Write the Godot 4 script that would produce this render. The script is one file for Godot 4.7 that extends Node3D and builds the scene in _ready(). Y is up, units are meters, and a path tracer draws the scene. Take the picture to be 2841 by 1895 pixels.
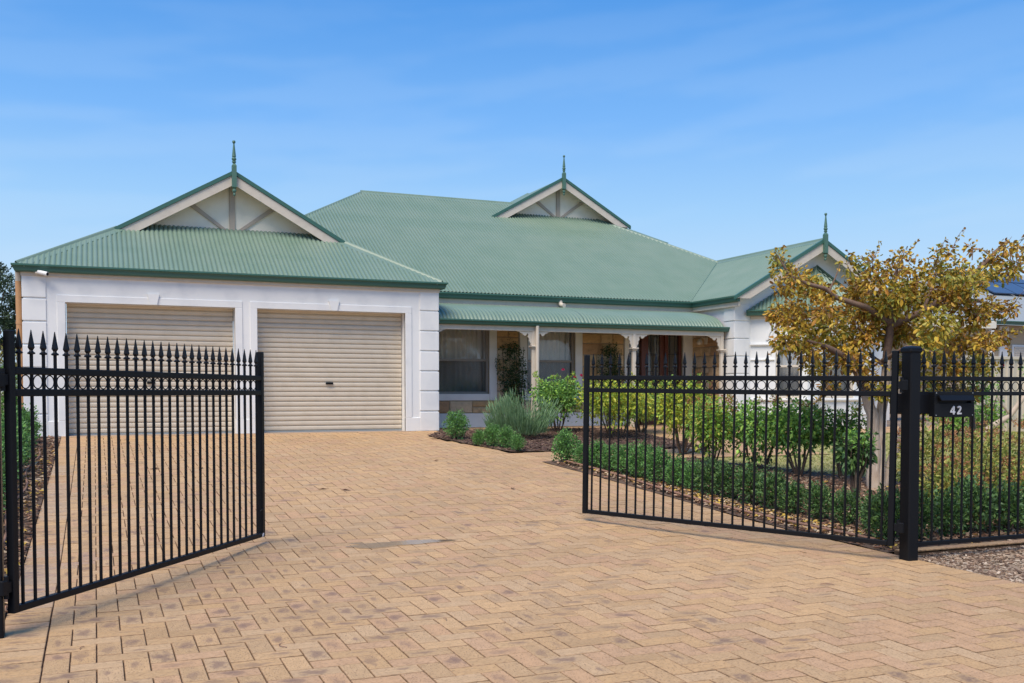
extends Node3D
# World: x runs along the house front, y up, -z towards the house. The camera stands at (0, 1.3, 0) outside the gates.

const CAM := Vector3(0, 1.3, 0)
const FOCAL := 2750.0            # of the photograph, in its own pixels (2841 x 1895)
const YAW := 22.8
const PITCH := 2.0
const PPX := 1420.5
const PPY := 1186.0
const T := 0.57                  # roof pitch, rise over run

var M := {}
var used := {}

# ---------------------------------------------------------------- mesh builder
class MB:
	var v := PackedVector3Array()
	var n := PackedVector3Array()
	var uv := PackedVector2Array()
	var col := PackedColorArray()
	var ix := PackedInt32Array()
	var color := Color.WHITE
	var colored := false
	var mapped := false
	var oval := false

	func tri_n(a: Vector3, b: Vector3, c: Vector3, nn: Vector3):
		var s := v.size()
		v.append(a); v.append(b); v.append(c)
		n.append(nn); n.append(nn); n.append(nn)
		if colored:
			col.append(color); col.append(color); col.append(color)
		ix.append(s); ix.append(s + 2); ix.append(s + 1)

	func tri(a: Vector3, b: Vector3, c: Vector3):
		tri_n(a, b, c, (b - a).cross(c - a).normalized())

	func tri_out(a: Vector3, b: Vector3, c: Vector3, o: Vector3):
		if (b - a).cross(c - a).dot(o) < 0.0:
			tri(a, c, b)
		else:
			tri(a, b, c)

	func quad(a: Vector3, b: Vector3, c: Vector3, d: Vector3):
		var nn := (c - a).cross(d - b).normalized()
		quad_n(a, b, c, d, nn, nn, nn, nn)

	func quad_n(a: Vector3, b: Vector3, c: Vector3, d: Vector3, na: Vector3, nb: Vector3, nc: Vector3, nd: Vector3):
		var s := v.size()
		v.append(a); v.append(b); v.append(c); v.append(d)
		n.append(na); n.append(nb); n.append(nc); n.append(nd)
		if colored:
			for k in 4: col.append(color)
		ix.append(s); ix.append(s + 2); ix.append(s + 1)
		ix.append(s); ix.append(s + 3); ix.append(s + 2)

	func quad_out(a: Vector3, b: Vector3, c: Vector3, d: Vector3, o: Vector3):
		if (c - a).cross(d - b).dot(o) < 0.0:
			quad(a, d, c, b)
		else:
			quad(a, b, c, d)

	# box between two corners, edges chamfered by b
	func box(lo: Vector3, hi: Vector3, b := 0.0, tr := Transform3D()):
		var c := (lo + hi) * 0.5
		var h := (hi - lo) * 0.5
		b = minf(b, minf(h.x, minf(h.y, h.z)) * 0.9)
		for a in 3:
			var u := (a + 1) % 3
			var w := (a + 2) % 3
			for s in [-1.0, 1.0]:
				var p := []
				for k in [[-1, -1], [1, -1], [1, 1], [-1, 1]]:
					var q := Vector3()
					q[a] = s * h[a]; q[u] = k[0] * (h[u] - b); q[w] = k[1] * (h[w] - b)
					p.append(tr * (c + q))
				var o := Vector3(); o[a] = s
				quad_out(p[0], p[1], p[2], p[3], tr.basis * o)
			if b > 0.0:
				for su in [-1.0, 1.0]:
					for sw in [-1.0, 1.0]:
						var q0 := Vector3(); var q1 := Vector3(); var q2 := Vector3(); var q3 := Vector3()
						q0[a] = -h[a] + b; q0[u] = su * h[u]; q0[w] = sw * (h[w] - b)
						q1[a] = h[a] - b; q1[u] = su * h[u]; q1[w] = sw * (h[w] - b)
						q2[a] = h[a] - b; q2[u] = su * (h[u] - b); q2[w] = sw * h[w]
						q3[a] = -h[a] + b; q3[u] = su * (h[u] - b); q3[w] = sw * h[w]
						var o := Vector3(); o[u] = su; o[w] = sw
						quad_out(tr * (c + q0), tr * (c + q1), tr * (c + q2), tr * (c + q3), tr.basis * o)
		if b > 0.0:
			for sx in [-1.0, 1.0]:
				for sy in [-1.0, 1.0]:
					for sz in [-1.0, 1.0]:
						tri_out(tr * (c + Vector3(sx * h.x, sy * (h.y - b), sz * (h.z - b))), tr * (c + Vector3(sx * (h.x - b), sy * h.y, sz * (h.z - b))), tr * (c + Vector3(sx * (h.x - b), sy * (h.y - b), sz * h.z)), tr.basis * Vector3(sx, sy, sz))

	# outline in the (u, w) plane at o, swept by d
	func extrude(poly: PackedVector2Array, o: Vector3, u: Vector3, w: Vector3, d: Vector3):
		if Geometry2D.is_polygon_clockwise(poly):
			poly = poly.duplicate(); poly.reverse()
		var t := Geometry2D.triangulate_polygon(poly)
		var up := d.normalized()
		for k in range(0, t.size(), 3):
			var a := o + u * poly[t[k]].x + w * poly[t[k]].y
			var b := o + u * poly[t[k + 1]].x + w * poly[t[k + 1]].y
			var c := o + u * poly[t[k + 2]].x + w * poly[t[k + 2]].y
			tri_out(a, b, c, -up)
			tri_out(a + d, b + d, c + d, up)
		for k in poly.size():
			var p := poly[k]
			var q := poly[(k + 1) % poly.size()]
			var a := o + u * p.x + w * p.y
			var b := o + u * q.x + w * q.y
			var e := q - p
			quad_out(a, b, b + d, a + d, u * e.y - w * e.x)

	# profile of (radius, height) turned about the y axis at o
	func lathe(prof: Array, o: Vector3, seg := 12, turn := 0.0):
		for k in prof.size() - 1:
			var p: Vector2 = prof[k]
			var q: Vector2 = prof[k + 1]
			var sl := Vector2(q.y - p.y, p.x - q.x).normalized()
			for s in seg:
				var a0 := turn + TAU * s / seg
				var a1 := turn + TAU * (s + 1) / seg
				var d0 := Vector3(cos(a0), 0, sin(a0))
				var d1 := Vector3(cos(a1), 0, sin(a1))
				var n0 := (d0 * sl.x + Vector3.UP * sl.y).normalized()
				var n1 := (d1 * sl.x + Vector3.UP * sl.y).normalized()
				if seg <= 4:
					n0 = ((d0 + d1) * sl.x + Vector3.UP * sl.y * 1.4).normalized(); n1 = n0
				quad_n(o + d1 * p.x + Vector3.UP * p.y, o + d0 * p.x + Vector3.UP * p.y, o + d0 * q.x + Vector3.UP * q.y, o + d1 * q.x + Vector3.UP * q.y, n1, n0, n0, n1)

	func tube(pts: Array, rad: Array, seg := 8):
		var side := Vector3.ZERO
		var rings := []
		var nrm := []
		for k in pts.size():
			var d: Vector3 = (pts[mini(k + 1, pts.size() - 1)] - pts[maxi(k - 1, 0)]).normalized()
			if side == Vector3.ZERO:
				side = d.cross(Vector3.RIGHT if absf(d.x) < 0.8 else Vector3.UP).normalized()
			side = (side - d * side.dot(d)).normalized()
			var up := d.cross(side)
			var r := []; var nn := []
			for s in seg + 1:
				var a := TAU * s / seg
				var o := side * cos(a) + up * sin(a)
				r.append(pts[k] + o * rad[k]); nn.append(o)
			rings.append(r); nrm.append(nn)
		for k in pts.size() - 1:
			for s in seg:
				quad_n(rings[k][s], rings[k][s + 1], rings[k + 1][s + 1], rings[k + 1][s], nrm[k][s], nrm[k][s + 1], nrm[k + 1][s + 1], nrm[k + 1][s])
		for e in [0, pts.size() - 1]:
			var o: Vector3 = (pts[0] - pts[1]) if e == 0 else (pts[e] - pts[e - 1])
			for s in range(1, seg - 1):
				tri_out(rings[e][0], rings[e][s], rings[e][s + 1], o)

	# one leaf: two faces folded along the vein
	func leaf(p: Vector3, d: Vector3, side: Vector3, l: float, w: float, c: Color, fold := 0.25, droop := 0.0):
		var nn := side.cross(d).normalized()
		var tip := p + d * l - Vector3.UP * droop * l
		color = c
		if oval:
			var m := p + d * l * 0.5 - Vector3.UP * droop * l * 0.3
			for e in [-1.0, 1.0]:
				var a: Vector3 = p + d * l * 0.3 + (side * 0.42 * e + nn * fold) * w
				var b: Vector3 = p + d * l * 0.7 - Vector3.UP * droop * l * 0.5 + (side * 0.4 * e + nn * fold) * w
				tri_out(p, a, m, nn)
				tri_out(a, b, m, nn)
				tri_out(b, tip, m, nn)
			return
		var mid := p + d * l * 0.45
		var a := mid + side * w * 0.5 + nn * w * fold
		var b := mid - side * w * 0.5 + nn * w * fold
		tri(p, a, tip)
		tri(p, tip, b)

	func done(m: Material) -> ArrayMesh:
		var a := []
		a.resize(Mesh.ARRAY_MAX)
		a[Mesh.ARRAY_VERTEX] = v
		a[Mesh.ARRAY_NORMAL] = n
		if mapped: a[Mesh.ARRAY_TEX_UV] = uv
		if colored: a[Mesh.ARRAY_COLOR] = col
		a[Mesh.ARRAY_INDEX] = ix
		var me := ArrayMesh.new()
		me.add_surface_from_arrays(Mesh.PRIMITIVE_TRIANGLES, a)
		me.surface_set_material(0, m)
		return me

# ---------------------------------------------------------------- objects
func numbered(called: String) -> String:
	used[called] = used.get(called, 0) + 1
	return called if used[called] == 1 else "%s_%03d" % [called, used[called] - 1]

func put(parent: Node, called: String, mesh: Mesh, tr := Transform3D()) -> MeshInstance3D:
	var o := MeshInstance3D.new()
	o.mesh = mesh
	o.transform = tr
	o.name = numbered(called) if parent == self else called
	parent.add_child(o, true)
	return o

func base(parent: Node, called: String, at := Vector3.ZERO, turn := 0.0) -> Node3D:
	var o := Node3D.new()
	o.name = numbered(called) if parent == self else called
	parent.add_child(o, true)
	o.position = at
	o.rotation.y = turn
	return o

func tag(o: Node, label: String, category: String, group := "") -> Node:
	o.set_meta("label", label)
	o.set_meta("category", category)
	if group: o.set_meta("group", group)
	return o

func kind(o: Node, k: String) -> Node:
	o.set_meta("kind", k)
	return o

func copy(o: Node3D, tr: Transform3D, label := "") -> Node3D:
	var c: Node3D = o.duplicate()
	var plain: String = o.get_meta("plain") if o.has_meta("plain") else String(o.name)
	c.name = numbered(plain)
	add_child(c)
	c.transform = tr
	if label: c.set_meta("label", label)
	return c

# height of the ground, which rises from the gates to the house
func gy(z: float) -> float:
	var s := -z - 5.9
	if s < 1.0: return 0.02 * s
	if s < 3.0: return 0.02 + 0.02 * (s - 1.0) + 0.0435 * (s - 1.0) * (s - 1.0) / 4.0
	return 0.1035 + 0.0635 * (minf(s, 11.1) - 3.0)

func ground(x: float, z: float, up := 0.0) -> Vector3:
	return Vector3(x, gy(z) + up, z)

# point of the photograph's pixel (x, y) at a distance along the camera's axis
func at(x: float, y: float, depth: float) -> Vector3:
	var b := cam_basis()
	return CAM + (-b.z + b.x * (x - PPX) / FOCAL - b.y * (y - PPY) / FOCAL) * depth

func cam_basis() -> Basis:
	return Basis(Vector3.UP, deg_to_rad(-YAW)) * Basis(Vector3.RIGHT, deg_to_rad(-PITCH))

func pixel_of(p: Vector3) -> Vector3:
	var q := cam_basis().inverse() * (p - CAM)
	return Vector3(PPX + FOCAL * q.x / -q.z, PPY - FOCAL * q.y / -q.z, -q.z)

# ---------------------------------------------------------------- materials
func srgb(c: Color) -> Color:
	return c.linear_to_srgb()

func flat(c: Color, rough := 0.8, metal := 0.0) -> StandardMaterial3D:
	var m := StandardMaterial3D.new()
	m.albedo_color = srgb(c)
	m.roughness = rough
	m.metallic = metal
	return m

func noise(seed_: int, freq: float, oct := 4) -> FastNoiseLite:
	var f := FastNoiseLite.new()
	f.seed = seed_
	f.frequency = freq
	f.noise_type = FastNoiseLite.TYPE_SIMPLEX_SMOOTH
	f.fractal_type = FastNoiseLite.FRACTAL_FBM
	f.fractal_octaves = oct
	return f

# colour texture from layered noise; stops are linear colours
func blotch(stops: Array, seed_: int, freq: float, n := 256, oct := 5) -> ImageTexture:
	var g := noise(seed_, freq, oct).get_seamless_image(n, n)
	var out := Image.create(n, n, true, Image.FORMAT_RGB8)
	var last := stops.size() - 1
	for y in n:
		for x in n:
			var t := g.get_pixel(x, y).r * last
			var k := mini(int(t), last - 1)
			var c: Color = (stops[k] as Color).lerp(stops[k + 1], t - k)
			out.set_pixel(x, y, srgb(c))
	out.generate_mipmaps()
	return ImageTexture.create_from_image(out)

func bump(seed_: int, freq: float, n := 256, oct := 5) -> ImageTexture:
	var g := noise(seed_, freq, oct).get_seamless_image(n, n)
	return ImageTexture.create_from_image(g)

func rough_mat(stops: Array, seed_: int, freq: float, scale: float, rough := 0.85, relief := 0.0) -> StandardMaterial3D:
	var m := StandardMaterial3D.new()
	m.albedo_texture = blotch(stops, seed_, freq)
	m.uv1_triplanar = true
	m.uv1_world_triplanar = true
	m.uv1_scale = Vector3.ONE * scale
	m.roughness = rough
	if relief > 0.0:
		m.heightmap_enabled = true
		m.heightmap_texture = bump(seed_ + 9, freq * 1.7)
		m.heightmap_scale = relief
	return m

func leaf_mat(rough := 0.55, through := 0.55) -> StandardMaterial3D:
	var m := StandardMaterial3D.new()
	m.vertex_color_use_as_albedo = true
	m.roughness = rough
	m.backlight_enabled = true
	m.backlight = Color(through, through, through)
	m.cull_mode = BaseMaterial3D.CULL_DISABLED
	return m

func make_materials():
	M.white = rough_mat([Color(0.68, 0.69, 0.69), Color(0.79, 0.79, 0.77), Color(0.81, 0.81, 0.79)], 3, 0.012, 0.45, 0.75, 0.04)
	M.cream = rough_mat([Color(0.56, 0.49, 0.40), Color(0.62, 0.55, 0.455), Color(0.64, 0.57, 0.475)], 5, 0.02, 0.8, 0.55)
	M.panel = rough_mat([Color(0.75, 0.70, 0.56), Color(0.80, 0.75, 0.61), Color(0.82, 0.77, 0.63)], 6, 0.02, 0.7, 0.6)
	M.batten = flat(Color(0.40, 0.34, 0.27), 0.6)
	M.shutter = rough_mat([Color(0.57, 0.50, 0.39), Color(0.63, 0.555, 0.44), Color(0.65, 0.575, 0.46)], 7, 0.02, 0.6, 0.42)
	M.green = rough_mat([Color(0.14, 0.22, 0.16), Color(0.17, 0.25, 0.19), Color(0.195, 0.265, 0.205)], 8, 0.015, 0.35, 0.42)
	M.trim = flat(Color(0.045, 0.13, 0.10), 0.4)
	M.finial = flat(Color(0.075, 0.165, 0.125), 0.5)
	M.steel = flat(Color(0.007, 0.008, 0.0105), 0.42)
	M.steel.metallic_specular = 0.3
	M.letter = flat(Color(0.62, 0.63, 0.65), 0.4)
	M.copper = flat(Color(0.50, 0.27, 0.12), 0.5)
	M.grey_frame = flat(Color(0.30, 0.27, 0.24), 0.5)
	M.glass = StandardMaterial3D.new()
	M.glass.albedo_color = Color(0.35, 0.42, 0.5, 0.08)
	M.glass.transparency = BaseMaterial3D.TRANSPARENCY_ALPHA
	M.glass.roughness = 0.03
	M.screen = StandardMaterial3D.new()
	M.screen.albedo_color = Color(0.16, 0.18, 0.22, 0.36)
	M.screen.transparency = BaseMaterial3D.TRANSPARENCY_ALPHA
	M.screen.roughness = 0.12
	M.curtain = rough_mat([Color(0.74, 0.73, 0.69), Color(0.82, 0.81, 0.78)], 12, 0.03, 1.0, 0.9)
	M.timber = rough_mat([Color(0.07, 0.018, 0.010), Color(0.13, 0.035, 0.018), Color(0.10, 0.026, 0.014)], 13, 0.03, 2.0, 0.4)
	M.lead = flat(Color(0.03, 0.03, 0.03), 0.5)
	M.mortar = rough_mat([Color(0.33, 0.27, 0.19), Color(0.42, 0.35, 0.26)], 14, 0.05, 2.0, 0.95)
	M.stone = []
	for k in 5:
		var c: Color = [Color(0.50, 0.32, 0.16), Color(0.57, 0.40, 0.23), Color(0.60, 0.46, 0.30), Color(0.43, 0.26, 0.14), Color(0.53, 0.43, 0.31)][k]
		M.stone.append(rough_mat([c * 0.6, c, c * 1.15, c * 0.85], 20 + k, 0.018, 1.3, 0.9, 0.5))
	M.soil = rough_mat([Color(0.07, 0.045, 0.03), Color(0.13, 0.085, 0.055), Color(0.10, 0.06, 0.04)], 30, 0.06, 1.2, 0.95, 1.0)
	M.dirt = rough_mat([Color(0.19, 0.13, 0.09), Color(0.30, 0.22, 0.15), Color(0.24, 0.17, 0.12)], 31, 0.04, 0.8, 0.95, 0.8)
	M.turf = rough_mat([Color(0.24, 0.24, 0.08), Color(0.38, 0.35, 0.14), Color(0.30, 0.30, 0.10)], 32, 0.02, 0.5, 0.95)
	M.joint = rough_mat([Color(0.05, 0.03, 0.018), Color(0.11, 0.07, 0.042), Color(0.08, 0.05, 0.03)], 33, 0.05, 2.0, 0.95)
	M.leaf = leaf_mat()
	M.dry = leaf_mat(0.75, 0.2)
	M.bark = rough_mat([Color(0.30, 0.20, 0.14), Color(0.58, 0.48, 0.38), Color(0.42, 0.32, 0.24), Color(0.68, 0.59, 0.50)], 34, 0.012, 1.6, 0.9, 0.6)
	M.bark.uv1_scale = Vector3(3.2, 0.55, 3.2)
	M.limb = rough_mat([Color(0.10, 0.06, 0.04), Color(0.21, 0.135, 0.095), Color(0.15, 0.095, 0.065)], 35, 0.03, 2.5, 0.9)
	M.twig = flat(Color(0.10, 0.065, 0.045), 0.85)
	M.edging = flat(Color(0.27, 0.15, 0.10), 0.8)
	M.chip = leaf_mat(0.9, 0.0)
	M.chip.backlight_enabled = false
	M.slab = rough_mat([Color(0.33, 0.24, 0.17), Color(0.42, 0.31, 0.22)], 36, 0.03, 1.0, 0.85)
	M.fence = flat(Color(0.56, 0.49, 0.39), 0.55)
	M.tan_wall = flat(Color(0.48, 0.38, 0.26), 0.8)
	M.zinc = flat(Color(0.26, 0.295, 0.31), 0.5)
	M.solar = flat(Color(0.045, 0.075, 0.14), 0.3)
	M.water = StandardMaterial3D.new()
	M.water.albedo_color = Color(0.30, 0.24, 0.19, 0.38)
	M.water.transparency = BaseMaterial3D.TRANSPARENCY_ALPHA
	M.water.roughness = 0.12
	M.pavers = paver_material(0.8)
	M.pavers_damp = paver_material(0.35)

var paver_tex: ImageTexture
var paver_bump: ImageTexture

# 8 x 8 paver faces in one sheet: rows 0 to 4 plain, rows 5 to 7 with dark kiln marks
func paver_sheet():
	var w := 1024
	var h := 512
	var img := Image.create(w, h, true, Image.FORMAT_RGB8)
	var hgt := Image.create(w, h, false, Image.FORMAT_L8)
	var f1 := noise(51, 0.02, 3)
	var f2 := noise(52, 0.09, 3)
	var f3 := noise(53, 0.024, 3)
	var rng := RandomNumberGenerator.new()
	rng.seed = 7
	for cy in 8:
		for cx in 8:
			var tone: float = ([1.06, 1.02, 0.98, 0.93, 0.87, 1.01, 0.97, 0.93][cy]) * rng.randf_range(0.95, 1.05)
			var warm := rng.randf_range(-1.0, 1.0)
			var b := Color(0.485 + 0.016 * warm, 0.314, 0.158 - 0.012 * warm) * tone
			if rng.randf() < 0.3: b = b.lerp(Color(0.47, 0.28, 0.156), 0.6)
			var marks := []
			if cy >= 5:
				for k in rng.randi_range(1, 2):
					marks.append([rng.randf_range(36, 92), rng.randf_range(20, 46), rng.randf_range(26, 62), rng.randf_range(11, 30), rng.randf_range(0.35, 1.0)])
			for y in 64:
				for x in 128:
					var px := cx * 128 + x
					var py := cy * 64 + y
					var c := b * (1.0 + 0.13 * f1.get_noise_2d(px, py * 1.6))
					var grain := f2.get_noise_2d(px * 0.7, py * 2.0)
					var pit := clampf((grain - 0.29) * 6.0, 0.0, 1.0)
					c = c.lerp(Color(0.15, 0.085, 0.05), pit * 0.6)
					var speck := clampf((-grain - 0.36) * 5.0, 0.0, 1.0)
					c = c.lerp(Color(0.52, 0.40, 0.28), speck * 0.4)
					for m in marks:
						var dx: float = (x - m[0]) / m[2]
						var dy: float = (y - m[1]) / m[3]
						var r := sqrt(dx * dx + dy * dy) + 0.6 * f3.get_noise_2d(px, py * 1.5)
						c = c.lerp(Color(0.17, 0.105, 0.08), smoothstep(1.05, 0.2, r) * m[4] * 0.62)
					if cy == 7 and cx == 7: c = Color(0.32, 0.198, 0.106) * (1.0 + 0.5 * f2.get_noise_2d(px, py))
					c.a = 1.0
					img.set_pixel(px, py, srgb(c))
					var e := minf(minf(x, 127 - x), minf(y, 63 - y) * 1.0)
					var hh := clampf(e / 4.0, 0.0, 1.0) * 0.3 + 0.55 + 0.15 * grain - pit * 0.3
					hgt.set_pixel(px, py, Color(hh, hh, hh))
	img.generate_mipmaps()
	paver_tex = ImageTexture.create_from_image(img)
	paver_bump = ImageTexture.create_from_image(hgt)

func paver_material(rough: float) -> StandardMaterial3D:
	if paver_tex == null: paver_sheet()
	var m := StandardMaterial3D.new()
	m.albedo_texture = paver_tex
	m.roughness = rough
	m.heightmap_enabled = true
	m.heightmap_texture = paver_bump
	m.heightmap_scale = 0.25
	return m

# ---------------------------------------------------------------- camera, sky, sun
func make_light():
	var cam := Camera3D.new()
	cam.name = "camera"
	cam.projection = Camera3D.PROJECTION_FRUSTUM
	cam.near = 0.1
	cam.far = 3000.0
	cam.size = 0.1 * 1895.0 / FOCAL
	cam.frustum_offset = Vector2(0, 0.1 * (PPY - 947.5) / FOCAL)
	cam.transform = Transform3D(cam_basis(), CAM)
	add_child(cam)
	cam.current = true

	var sky := PanoramaSkyMaterial.new()
	sky.panorama = sky_image()
	var s := Sky.new()
	s.sky_material = sky
	var env := Environment.new()
	env.background_mode = Environment.BG_SKY
	env.sky = s
	env.tonemap_mode = Environment.TONE_MAPPER_LINEAR
	env.tonemap_exposure = 2.9
	env.sdfgi_enabled = true
	env.ssao_enabled = true
	env.ssil_enabled = true
	var we := WorldEnvironment.new()
	we.name = "daylight"
	we.environment = env
	add_child(we)

	var sun := DirectionalLight3D.new()
	sun.name = "sun"
	sun.light_energy = 0.5
	sun.light_angular_distance = 36.0
	sun.light_color = Color(1.0, 0.95, 0.88)
	sun.shadow_enabled = true
	add_child(sun)
	sun.look_at_from_position(Vector3(-0.72 * 0.53, 0.85, 0.69 * 0.53) * 10.0, Vector3.ZERO)

const SKY := 0.345           # keeps the sky's look under the exposure

func sky_image() -> ImageTexture:
	var w := 1536
	var h := 768
	var img := Image.create(w, h, false, Image.FORMAT_RGBF)
	var stops := [[0.0, Color(0.62, 0.78, 0.96)], [6.0, Color(0.52, 0.74, 0.97)], [10.0, Color(0.37, 0.645, 0.98)], [15.0, Color(0.205, 0.485, 0.955)], [21.5, Color(0.095, 0.335, 0.82)], [40.0, Color(0.08, 0.27, 0.72)], [90.0, Color(0.06, 0.20, 0.62)]]
	var c1 := noise(71, 1.0, 5)
	var c2 := noise(72, 1.0, 3)
	for y in h / 2:
		var el := 90.0 * (1.0 - (y + 0.5) / (h / 2.0))
		var b: Color = stops[0][1]
		for k in stops.size() - 1:
			if el >= stops[k][0]:
				b = (stops[k][1] as Color).lerp(stops[k + 1][1], clampf((el - stops[k][0]) / (stops[k + 1][0] - stops[k][0]), 0, 1))
		var ce := cos(deg_to_rad(el))
		var se := sin(deg_to_rad(el))
		for x in w:
			var a := TAU * (x + 0.5) / w
			var d := Vector3(cos(a) * ce, se, sin(a) * ce)
			# thin streaks drawn out along one direction of a high layer
			var band := deg_to_rad(el) * 9.0 + 1.1 * sin(a * 1.0 + 2.2)
			var v := c1.get_noise_3d(cos(a) * 3.0, band * 3.2, sin(a) * 3.0)
			var u := c2.get_noise_3d(d.x * 1.1, d.y * 2.2, d.z * 1.1)
			var cl := smoothstep(0.05, 0.5, v + 0.6 * u) * 0.12 * smoothstep(30.0, 10.0, el)
			var c := b.lerp(Color(0.60, 0.77, 0.97), cl) * SKY
			c.a = 1.0
			img.set_pixel(x, y, c)
	for y in range(h / 2, h):
		for x in w:
			img.set_pixel(x, y, Color(0.20, 0.16, 0.12))
	return ImageTexture.create_from_image(img)

# ---------------------------------------------------------------- ground, drive, beds
func ground_sheet(called: String, m: Material, poly: PackedVector2Array, up: float, step := 0.5, rough := 0.0, seed_ := 1) -> MeshInstance3D:
	# a sheet over a polygon in (x, z), following the slope
	var f := noise(seed_, 0.9, 3)
	var mb := MB.new()
	var lo := poly[0]
	var hi := poly[0]
	for p in poly:
		lo = lo.min(p); hi = hi.max(p)
	var x := lo.x
	while x < hi.x - 1e-4:
		var z := lo.y
		while z < hi.y - 1e-4:
			var cell := PackedVector2Array([Vector2(x, z), Vector2(minf(x + step, hi.x), z), Vector2(minf(x + step, hi.x), minf(z + step, hi.y)), Vector2(x, minf(z + step, hi.y))])
			for part in Geometry2D.intersect_polygons(cell, poly):
				for k in range(1, part.size() - 1):
					var t := [part[0], part[k], part[k + 1]]
					var q := []
					for e in t: q.append(ground(e.x, e.y, up + rough * f.get_noise_2d(e.x, e.y)))
					mb.tri_out(q[0], q[1], q[2], Vector3.UP)
			z += step
		x += step
	var o := put(self, called, mb.done(m))
	kind(o, "structure")
	return o

func paver(mb: MB, tr: Transform3D, lx: float, lz: float, cell: int):
	var b := 0.0025
	var u0 := (cell % 8) / 8.0
	var v0 := (cell / 8) / 8.0
	var hx := lx * 0.5
	var hz := lz * 0.5
	var faces := []
	var t := [Vector3(-hx + b, 0, -hz + b), Vector3(-hx + b, 0, hz - b), Vector3(hx - b, 0, hz - b), Vector3(hx - b, 0, -hz + b)]
	var e := [Vector3(-hx, -b, -hz), Vector3(-hx, -b, hz), Vector3(hx, -b, hz), Vector3(hx, -b, -hz)]
	faces.append(t)
	for k in 4:
		var j := (k + 1) % 4
		faces.append([t[k], e[k], e[j], t[j]])
		faces.append([e[k], e[k] - Vector3(0, 0.02, 0), e[j] - Vector3(0, 0.02, 0), e[j]])
	for k in faces.size():
		var f: Array = faces[k]
		mb.quad(tr * f[0], tr * f[1], tr * f[2], tr * f[3])
		for p in f:
			if k > 0:    # arrises and sides take the darker brown last cell of the sheet
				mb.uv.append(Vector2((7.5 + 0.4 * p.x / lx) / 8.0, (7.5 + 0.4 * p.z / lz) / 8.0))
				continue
			mb.uv.append(Vector2(u0 + (0.01 + 0.98 * clampf(p.x / lx + 0.5, 0, 1)) / 8.0, v0 + (0.01 + 0.98 * clampf(p.z / lz + 0.5, 0, 1)) / 8.0))

func herringbone(x0: float, x1: float, z0: float, z1: float, skip: Array) -> Array:
	# rectangles [x0, x1, z0, z1, along x] of a 90 degree herringbone, clipped to the area
	var u := 0.12
	var out := []
	for i in range(-2, int((x1 - x0) / u) + 2):
		for j in range(-2, int((z1 - z0) / u) + 2):
			var s := posmod(i - j, 4)
			if s != 0 and s != 3: continue
			var w := 2 if s == 0 else 1
			var d := 1 if s == 0 else 2
			var a0 := maxf(x0 + i * u, x0)
			var a1 := minf(x0 + (i + w) * u, x1)
			var b1 := minf(z1 - j * u, z1)
			var b0 := maxf(z1 - (j + d) * u, z0)
			if a1 - a0 < 0.03 or b1 - b0 < 0.03: continue
			var bad := false
			for poly in skip:
				if Geometry2D.is_point_in_polygon(Vector2((a0 + a1) / 2, (b0 + b1) / 2), poly): bad = true
			if not bad: out.append([a0, a1, b0, b1, s == 0])
	return out

func paver_place(r: Array, rng: RandomNumberGenerator) -> Array:
	# [transform, length, width]
	var cx: float = (r[0] + r[1]) / 2
	var cz: float = (r[2] + r[3]) / 2
	var along: bool = r[4]
	var g := 0.005
	var l: float = (r[1] - r[0] if along else r[3] - r[2]) - g
	var w: float = (r[3] - r[2] if along else r[1] - r[0]) - g
	var sl := (gy(cz - 0.05) - gy(cz + 0.05)) / 0.1
	var b := Basis(Vector3.RIGHT, atan(sl)) * Basis(Vector3(rng.randf_range(-1, 1), 0, rng.randf_range(-1, 1)).normalized(), rng.randf_range(0, 0.012))
	b = b * Basis(Vector3.UP, (0.0 if along else PI / 2) + (PI if rng.randf() < 0.5 else 0.0) + rng.randf_range(-0.008, 0.008))
	return [Transform3D(b, Vector3(cx, gy(cz) + rng.randf_range(-0.002, 0.002), cz)), l, w]

var BED_HOUSE := PackedVector2Array([Vector2(5.74, -16.9), Vector2(5.2, -16.05), Vector2(5.44, -14.84), Vector2(5.75, -13.65), Vector2(9.1, -13.7), Vector2(9.3, -16.3), Vector2(9.0, -16.9)])
var BED_DRIVE := PackedVector2Array([Vector2(5.72, -12.55), Vector2(8.2, -12.55), Vector2(8.45, -11.7), Vector2(9.2, -10.4), Vector2(10.2, -9.2), Vector2(16, -8.9), Vector2(16, -6.18), Vector2(5.89, -6.18), Vector2(5.89, -9.0), Vector2(5.82, -11.3)])

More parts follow.
